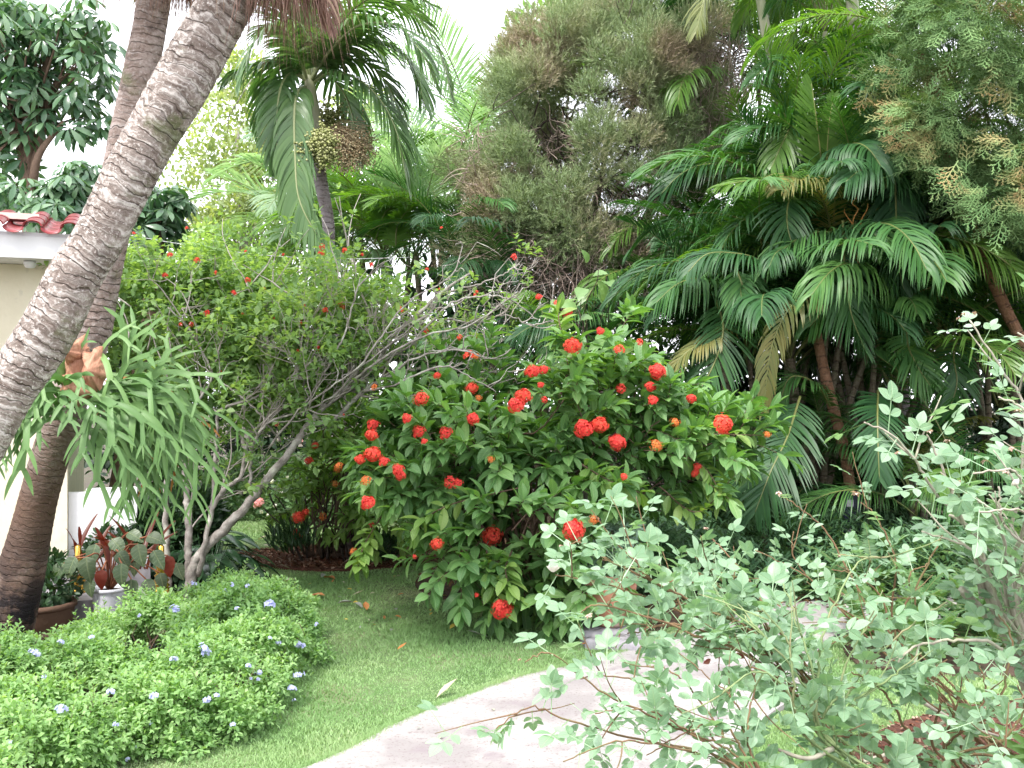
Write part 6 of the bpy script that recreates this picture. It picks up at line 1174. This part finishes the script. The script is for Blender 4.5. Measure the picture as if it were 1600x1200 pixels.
T_rl = leaf_t(.62, 6, .12, .18, peak=.47, wave=.0)
def compound(seed, n=5):
    r = rs(seed); pr = [(T_rl, (0, .64, -.02), (0, 1, -.12), (0, 0, 1), .36)]
    for i, y in enumerate((.60, .33)[: (n - 1) // 2]):
        for s in (1, -1): pr.append((T_rl, (s * .01, y, -.01), (s * 1.0, .55 + r.rand() * .2, -.1 + r.normal() * .1), (r.normal() * .15, 0, 1), .30 - .04 * i))
    V, Fc, U_ = combine(pr); b = len(V); st_ = np.array([[-.012, -.06, 0], [.012, -.06, 0], [.008, .65, -.02], [-.008, .65, -.02]]); return np.vstack([V, st_]), np.vstack([Fc, [[b, b + 1, b + 2], [b, b + 2, b + 3]]]), np.vstack([U_, np.zeros((4, 2))])
CL = [compound(s, 5 if s % 3 else 3) for s in range(6)]
def spent_bloom(kind, seed):
    r = rs(seed); g = Geo(); T = leaf_t(.7, 4, .25, .6 if kind == 'spent' else -.9)
    if kind == 'spent':
        for q in range(9): a = q * .7 + r.rand(); g.inst(T, [[0, 0, 0]], frames(np.array([[math.cos(a), math.sin(a), r.uniform(-.4, .6)]]), np.array([[0, 0, 1.]])), [r.uniform(.6, 1.2)])
        g.inst(OCT, [[0, 0, -.1]], np.eye(3)[None], [.35])
    else:
        for lay, (n, el, s) in enumerate(((5, 1.3, .8), (5, 1.0, .95), (6, .6, 1.1), (6, .25, 1.15))):
            for q in range(n): a = q * 6.28 / n + lay * .7; D = np.array([math.cos(a) * math.cos(el), math.sin(a) * math.cos(el), math.sin(el)]); g.inst(leaf_t(1.1, 5, .2, -.35, peak=.62), [[math.cos(a) * .08, math.sin(a) * .08, -.1]], frames(D[None], np.array([[-math.cos(a), -math.sin(a), .4]])), [s])
    return g
SP = [spent_bloom('spent', s).mesh('spent_bloom', m_spent) for s in range(3)]; WR = spent_bloom('rose', 5).mesh('rose_bloom', m_wrose); PR_ = spent_bloom('rose', 6).mesh('rose_bloom', m_prose)
def rose(label, base, canes, seed, cane_mat=m_rcane, leafsz=(.10, .16), spacing=.045, side=.5, blooms=(), thick=.006, stumps=(), rand=None, from_=.3, group='rose bushes in the right foreground'):
    """canes: lists of (px,py,d) the cane passes through after leaving the base; leaves and side shoots along them"""
    spacing *= 1.6; side *= .55; leafsz = (leafsz[0] * 1.12, leafsz[1] * 1.12); r = rs(seed); root = thing('rose_bush', label, 'rose bush', base, group); gc = Geo(); gl = Geo(); base = np.asarray(base, float)
    def leafrow(A, t0, sp, sz):
        L = np.concatenate([[0], np.cumsum(np.linalg.norm(np.diff(A, axis=0), axis=1))]); s = np.arange(L[-1] * t0, L[-1], sp); 
        if len(s) == 0: return
        s = s + r.normal(size=len(s)) * sp * .25; B = np.stack([np.interp(s, L, A[:, i]) for i in range(3)], -1); T = nrm(np.gradient(A, axis=0)); Tt = nrm(np.stack([np.interp(s, L, T[:, i]) for i in range(3)], -1))
        a = np.arange(len(s)) * 2.4 + r.rand() * 6; X = nrm(np.cross(Tt, [.12, .2, 1.])); Y = np.cross(Tt, X); S = X * np.cos(a)[:, None] + Y * np.sin(a)[:, None]
        D = nrm(S + Tt * .55 + [0, 0, .1] + r.normal(size=S.shape) * .15); H = np.array([0, -.25, 1.]) + r.normal(size=S.shape) * .22
        for q in range(len(s)): gl.inst(CL[r.randint(6)], [B[q]], frames(D[q:q + 1], H[q:q + 1]), [r.uniform(*sz)])
    allc = [list(c) for c in canes]
    for c in allc:
        pts = [base + [r.normal() * .05, r.normal() * .05, 0]] + [W(*q) for q in c]; m_ = (pts[0] + pts[1]) / 2; pts.insert(1, m_ * [1, 1, 1] + [r.normal() * .03, r.normal() * .03, .04]); A = spline(pts, 50); A[8:-1] += r.normal(size=A[8:-1].shape) * .002
        add_tube(gc, A, np.linspace(thick, thick * .35, 50), 6); leafrow(A, from_, spacing, leafsz)
        for q in range(int(side * 8 + r.rand())):
            i = r.randint(16, 48); t = A[i + 1] - A[i]; t /= np.linalg.norm(t); d = t * .6 + unit(r, 1)[0] * .8 + np.array([0, 0, .12]); d /= np.linalg.norm(d); L = r.uniform(.10, .24); P = [A[i]]
            for j in range(4): d = d + unit(r, 1)[0] * .15 + np.array([0, 0, .03]); d /= np.linalg.norm(d); P.append(P[-1] + d * L / 4)
            S = spline(P, 14); add_tube(gc, S, np.linspace(thick * .5, thick * .22, 14), 5); leafrow(S, .2, spacing * .9, (leafsz[0] * .8, leafsz[1] * .9))
    for s_ in stumps: A = spline(WP(s_[0]), 20); add_tube(gc, A, np.linspace(s_[1], s_[2], 20), 8)
    part('canes', gc, cane_mat, root); part('foliage', gl, m_rose, root, uv=True)
    for (px, py, d, sz, kind) in blooms:
        c = W(px, py, d); me = {'s': SP[r.randint(3)], 'w': WR, 'p': PR_}[kind]; shared({'s': 'spent_bloom'}.get(kind, 'rose_bloom'), me, root, c, (r.normal() * .4 + .3, r.normal() * .4, r.rand() * 6), sz / 2 / F * d)
    return root
# A: rose reaching to the white flower, middle of picture, leaning left
rose('pale leaved rose bush leaning left over the path, bearing the white rose', (1.35, 3.3, 0), [
    [(1180, 1000, 3.2), (1060, 930, 3.15), (960, 880, 3.1), (915, 850, 3.1), (890, 848, 3.1)], [(1170, 1020, 3.2), (1050, 950, 3.1), (950, 915, 3.05), (868, 898, 3.0)], [(1200, 1000, 3.3), (1120, 930, 3.3), (1040, 890, 3.3), (1000, 870, 3.3)],
    [(1200, 980, 3.4), (1150, 930, 3.4), (1110, 890, 3.4), (1070, 860, 3.4)], [(1190, 1040, 3.1), (1080, 990, 3.0), (1000, 960, 2.95), (930, 945, 2.9), (905, 960, 2.9)], [(1210, 1010, 3.3), (1150, 970, 3.2), (1090, 950, 3.2), (1020, 930, 3.2)],
    [(1220, 990, 3.3), (1180, 920, 3.4), (1150, 880, 3.4), (1105, 835, 3.5)], [(1190, 1000, 3.2), (1100, 950, 3.15), (1010, 900, 3.1), (990, 862, 3.1)], [(1210, 1000, 3.3), (1170, 960, 3.3), (1100, 900, 3.25), (1060, 905, 3.2)], [(1200, 1030, 3.2), (1130, 1000, 3.1), (1060, 975, 3.0), (980, 990, 3.0)]],
    801, leafsz=(.10, .155), spacing=.032, side=.75, cane_mat=m_rcaneb, from_=.42, blooms=[(864, 893, 2.98, 22, 'w'), (878, 853, 3.1, 14, 's'), (1000, 866, 3.08, 13, 's'), (922, 893, 3.1, 12, 's'), (920, 962, 2.88, 11, 's'), (1103, 825, 3.5, 11, 's'), (1047, 910, 3.1, 10, 'p'), (1135, 1008, 3.2, 13, 'p'), (1107, 1037, 3.1, 14, 'p'), (1155, 1028, 3.3, 14, 'p'), (928, 907, 3.0, 10, 's')])
# B: lower rose in front of path
rose('rose bush at the bottom centre with long thin stems across the pale path', (1.0, 2.7, 0), [
    [(1130, 1180, 2.7), (1040, 1130, 2.7), (940, 1080, 2.65), (860, 1022, 2.6), (820, 1035, 2.6)], [(1130, 1190, 2.7), (1020, 1160, 2.65), (900, 1130, 2.6), (830, 1105, 2.55), (775, 1140, 2.5)], [(1140, 1180, 2.75), (1060, 1110, 2.75), (980, 1060, 2.75), (900, 1060, 2.7)],
    [(1150, 1180, 2.75), (1090, 1090, 2.8), (1050, 1050, 2.8), (1010, 1040, 2.8)], [(1150, 1200, 2.7), (1060, 1170, 2.6), (960, 1160, 2.5), (880, 1190, 2.4)], [(1170, 1170, 2.75), (1150, 1100, 2.8), (1110, 1060, 2.85), (1060, 1020, 2.9)], [(1160, 1190, 2.7), (1090, 1150, 2.65), (1010, 1110, 2.6), (930, 1115, 2.55)],
    [(1170, 1190, 2.7), (1130, 1130, 2.7), (1080, 1140, 2.65), (1010, 1180, 2.6)], [(1180, 1190, 2.7), (1170, 1120, 2.75), (1180, 1070, 2.8), (1170, 1030, 2.8)]],
    802, leafsz=(.10, .15), spacing=.046, side=.6, cane_mat=m_rcaneb, thick=.0045, from_=.42, blooms=[(812, 1030, 2.6, 9, 's'), (1118, 1060, 2.8, 8, 'p')])
# C: central-right rose mass
rose('bushy rose with bright pale leaves left of the thick grey rose stem', (1.65, 2.9, 0), [
    [(1260, 1150, 2.85), (1240, 1060, 2.8), (1230, 1000, 2.8), (1190, 950, 2.8)], [(1290, 1150, 2.9), (1280, 1050, 2.9), (1290, 980, 2.9), (1340, 880, 3.0), (1400, 870, 3.0)], [(1270, 1160, 2.85), (1230, 1080, 2.8), (1180, 1050, 2.75), (1120, 1090, 2.7)], [(1300, 1160, 2.9), (1310, 1080, 2.9), (1330, 1020, 2.9), (1370, 960, 2.9)],
    [(1290, 1150, 2.9), (1270, 1050, 2.9), (1240, 960, 2.95), (1220, 900, 3.0)], [(1310, 1150, 2.9), (1330, 1100, 2.9), (1390, 1060, 2.9), (1440, 1020, 2.9)], [(1310, 1170, 2.9), (1340, 1060, 3), (1420, 980, 3), (1480, 940, 3)], [(1300, 1170, 2.9), (1270, 1090, 2.9), (1200, 1000, 2.9), (1160, 960, 3.0)]],
    803, leafsz=(.10, .16), spacing=.055, side=.5, thick=.006, from_=.4)
# D: upright rose, tall thin stems reaching to the dark palms
rose('rose bush with thin upright stems and withered blooms before the dark palms', (2.05, 3.9, 0), [
    [(1380, 990, 3.9), (1330, 900, 3.95), (1290, 830, 4.0), (1245, 790, 4.0), (1220, 775, 4.0)], [(1400, 980, 3.9), (1400, 880, 3.9), (1370, 810, 3.9), (1345, 785, 3.9)], [(1380, 1000, 3.9), (1290, 930, 3.9), (1240, 870, 3.9), (1240, 830, 3.9)], [(1400, 1000, 3.9), (1440, 900, 3.9), (1470, 840, 3.9), (1460, 820, 3.9)],
    [(1370, 1010, 3.8), (1310, 950, 3.8), (1260, 900, 3.8), (1180, 860, 3.8)], [(1400, 1010, 3.8), (1380, 940, 3.8), (1340, 900, 3.8), (1300, 890, 3.8)], [(1390, 1010, 3.8), (1430, 950, 3.8), (1420, 900, 3.8), (1450, 880, 3.8)]],
    804, leafsz=(.09, .14), spacing=.06, side=.5, cane_mat=m_rcaneb, from_=.35, blooms=[(1217, 770, 4.0, 15, 's'), (1337, 771, 3.9, 14, 's'), (1312, 868, 3.9, 12, 's'), (1317, 928, 3.9, 10, 's')])
# E: big near rose at the right edge with woody stem
rose('tall rose bush at the right edge with thick grey woody stem', (2.05, 3.35, 0), [
    [(1570, 1000, 3.3), (1530, 900, 3.3), (1515, 830, 3.25), (1460, 770, 3.2), (1430, 720, 3.15), (1395, 680, 3.1), (1350, 660, 3.1)], [(1560, 980, 3.3), (1530, 880, 3.3), (1490, 780, 3.2), (1460, 700, 3.2), (1448, 680, 3.2)], [(1580, 900, 3.3), (1590, 780, 3.3), (1600, 640, 3.35), (1560, 570, 3.4), (1515, 500, 3.4)],
    [(1570, 920, 3.2), (1600, 820, 3.0), (1590, 740, 2.9), (1520, 740, 2.85)], [(1580, 920, 3.2), (1610, 800, 3.1), (1620, 700, 3.1), (1600, 640, 3.1), (1560, 620, 3.1)], [(1580, 940, 3.2), (1570, 850, 3.0), (1540, 790, 2.9), (1480, 760, 2.9)], [(1590, 930, 3.1), (1620, 850, 2.9), (1600, 800, 2.8), (1530, 800, 2.7)],
    [(1570, 960, 3.2), (1540, 880, 3.1), (1500, 850, 3.1), (1440, 830, 3.1)], [(1600, 900, 3.1), (1640, 700, 3.1), (1640, 560, 3.2), (1590, 520, 3.2)], [(1590, 960, 3.1), (1610, 870, 3.0), (1570, 820, 3.0), (1560, 760, 3)], [(1570, 1020, 3.1), (1500, 1000, 3.0), (1430, 1010, 3.0), (1400, 1040, 3.0)]],
    805, leafsz=(.11, .17), spacing=.042, side=.55, thick=.008, from_=.45,
    stumps=[([(1620, 1120, 3.3), (1575, 1000, 3.3), (1540, 960, 3.3), (1500, 920, 3.3)], .02, .013), ([(1575, 1000, 3.3), (1550, 930, 3.3), (1528, 850, 3.3), (1515, 825, 3.3)], .017, .01), ([(1555, 915, 3.3), (1565, 880, 3.3), (1573, 845, 3.3)], .008, .007), ([(1533, 935, 3.3), (1530, 915, 3.3), (1524, 905, 3.3)], .007, .006), ([(1515, 825, 3.3), (1495, 810, 3.3), (1483, 805, 3.3)], .008, .005)],
    cane_mat=m_rcaneg, blooms=[(1452, 673, 3.2, 14, 's'), (1480, 688, 3.2, 15, 's'), (1400, 708, 3.1, 15, 's'), (1505, 490, 3.4, 9, 's'), (1523, 489, 3.4, 9, 's'), (1498, 497, 3.4, 9, 's'), (1590, 640, 3.1, 13, 's'), (1537, 720, 2.9, 12, 's'), (1572, 738, 2.85, 13, 's'), (1498, 752, 2.9, 9, 's'), (1580, 700, 2.9, 13, 's'), (1590, 757, 2.8, 15, 'w'), (1578, 545, 3.3, 10, 's')])
# F: low front right over the soil
rose('low rose bush over the red soil in the lower right corner', (1.75, 3.1, 0), [
    [(1440, 1170, 3.1), (1400, 1110, 3.0), (1370, 1070, 3.0), (1330, 1050, 2.95)], [(1460, 1170, 3.1), (1470, 1100, 3.0), (1450, 1060, 3.0), (1480, 1030, 3.0)], [(1480, 1180, 3.1), (1520, 1130, 3.0), (1540, 1080, 3.0), (1530, 1040, 3.0)], [(1490, 1190, 3.0), (1560, 1160, 2.8), (1600, 1110, 2.75), (1590, 1070, 2.7)],
    [(1500, 1190, 3.0), (1570, 1180, 2.7), (1560, 1160, 2.6), (1530, 1150, 2.5)], [(1430, 1180, 3.1), (1360, 1150, 3.0), (1310, 1150, 2.9), (1280, 1120, 2.9)], [(1480, 1180, 3.1), (1490, 1100, 3.1), (1440, 1040, 3.1), (1400, 1000, 3.1)], [(1500, 1180, 3.1), (1560, 1100, 3.0), (1580, 1000, 3.0), (1560, 960, 3.0)]],
    806, leafsz=(.10, .15), spacing=.05, side=.5, cane_mat=m_rcaneb, from_=.3, blooms=[(1460, 1000, 3.1, 14, 'p')])
# pale cut canes lying low
r = rs(830)
for lab, pts in zip(('pale forked bare branch lying in the middle of the red soil', 'short pale bare branch at the front edge of the red soil', 'grey cut branch stub low at the bottom under the bushy rose', 'thin pale bare branch slanting over the red soil'), ([(1390, 1150, 3.9), (1450, 1143, 3.9), (1480, 1125, 3.95), (1500, 1128, 3.95), (1540, 1145, 3.9)], [(1350, 1190, 3.8), (1400, 1172, 3.8), (1440, 1140, 3.8)], [(1300, 1170, 2.9), (1260, 1185, 2.8), (1200, 1165, 2.8)], [(1430, 1090, 3.8), (1500, 1130, 3.8), (1560, 1150, 3.8)])):
    g = Geo(); A = spline(WP(pts), 20); add_tube(g, A, np.linspace(.009, .004, 20), 7); solo('cut_branch', g, m_rcaneg, lab, 'branch', loc=A[0])
# strap leaved plant at the bottom right corner
m_strap = leaf_mat('strap leaf', [(.07, .16, .035), (.12, .24, .05), (.2, .3, .08)], rough=.4, trans=.35, nmix=.5, objr=.3); sp = thing('strap_leaved_plant', 'bright green strap leaved plant in the lower right corner', 'plant', (2.15, 3.9, 0)); r = rs(840)
for k in range(22):
    a = r.uniform(1.6, 4.6) if k % 2 else r.rand() * 6.28; el = r.uniform(.75, 1.4); L = r.uniform(.35, .65); t = np.linspace(0, 1, 14)[:, None]; dv = np.array([math.cos(a) * math.cos(el), math.sin(a) * math.cos(el) * .6, math.sin(el)]); Pq = np.array(sp.location) + dv * L * t + np.array([math.cos(a) * .5, 0, -.7]) * L * t ** 2.2 * .6
    g = Geo(); ribbon(g, Pq, .026 * np.sin(np.pi * (.15 + .84 * t[:, 0])) ** .6 + .001, np.array([0, -.7, .7]), .15); part('leaf', g, m_strap, sp)
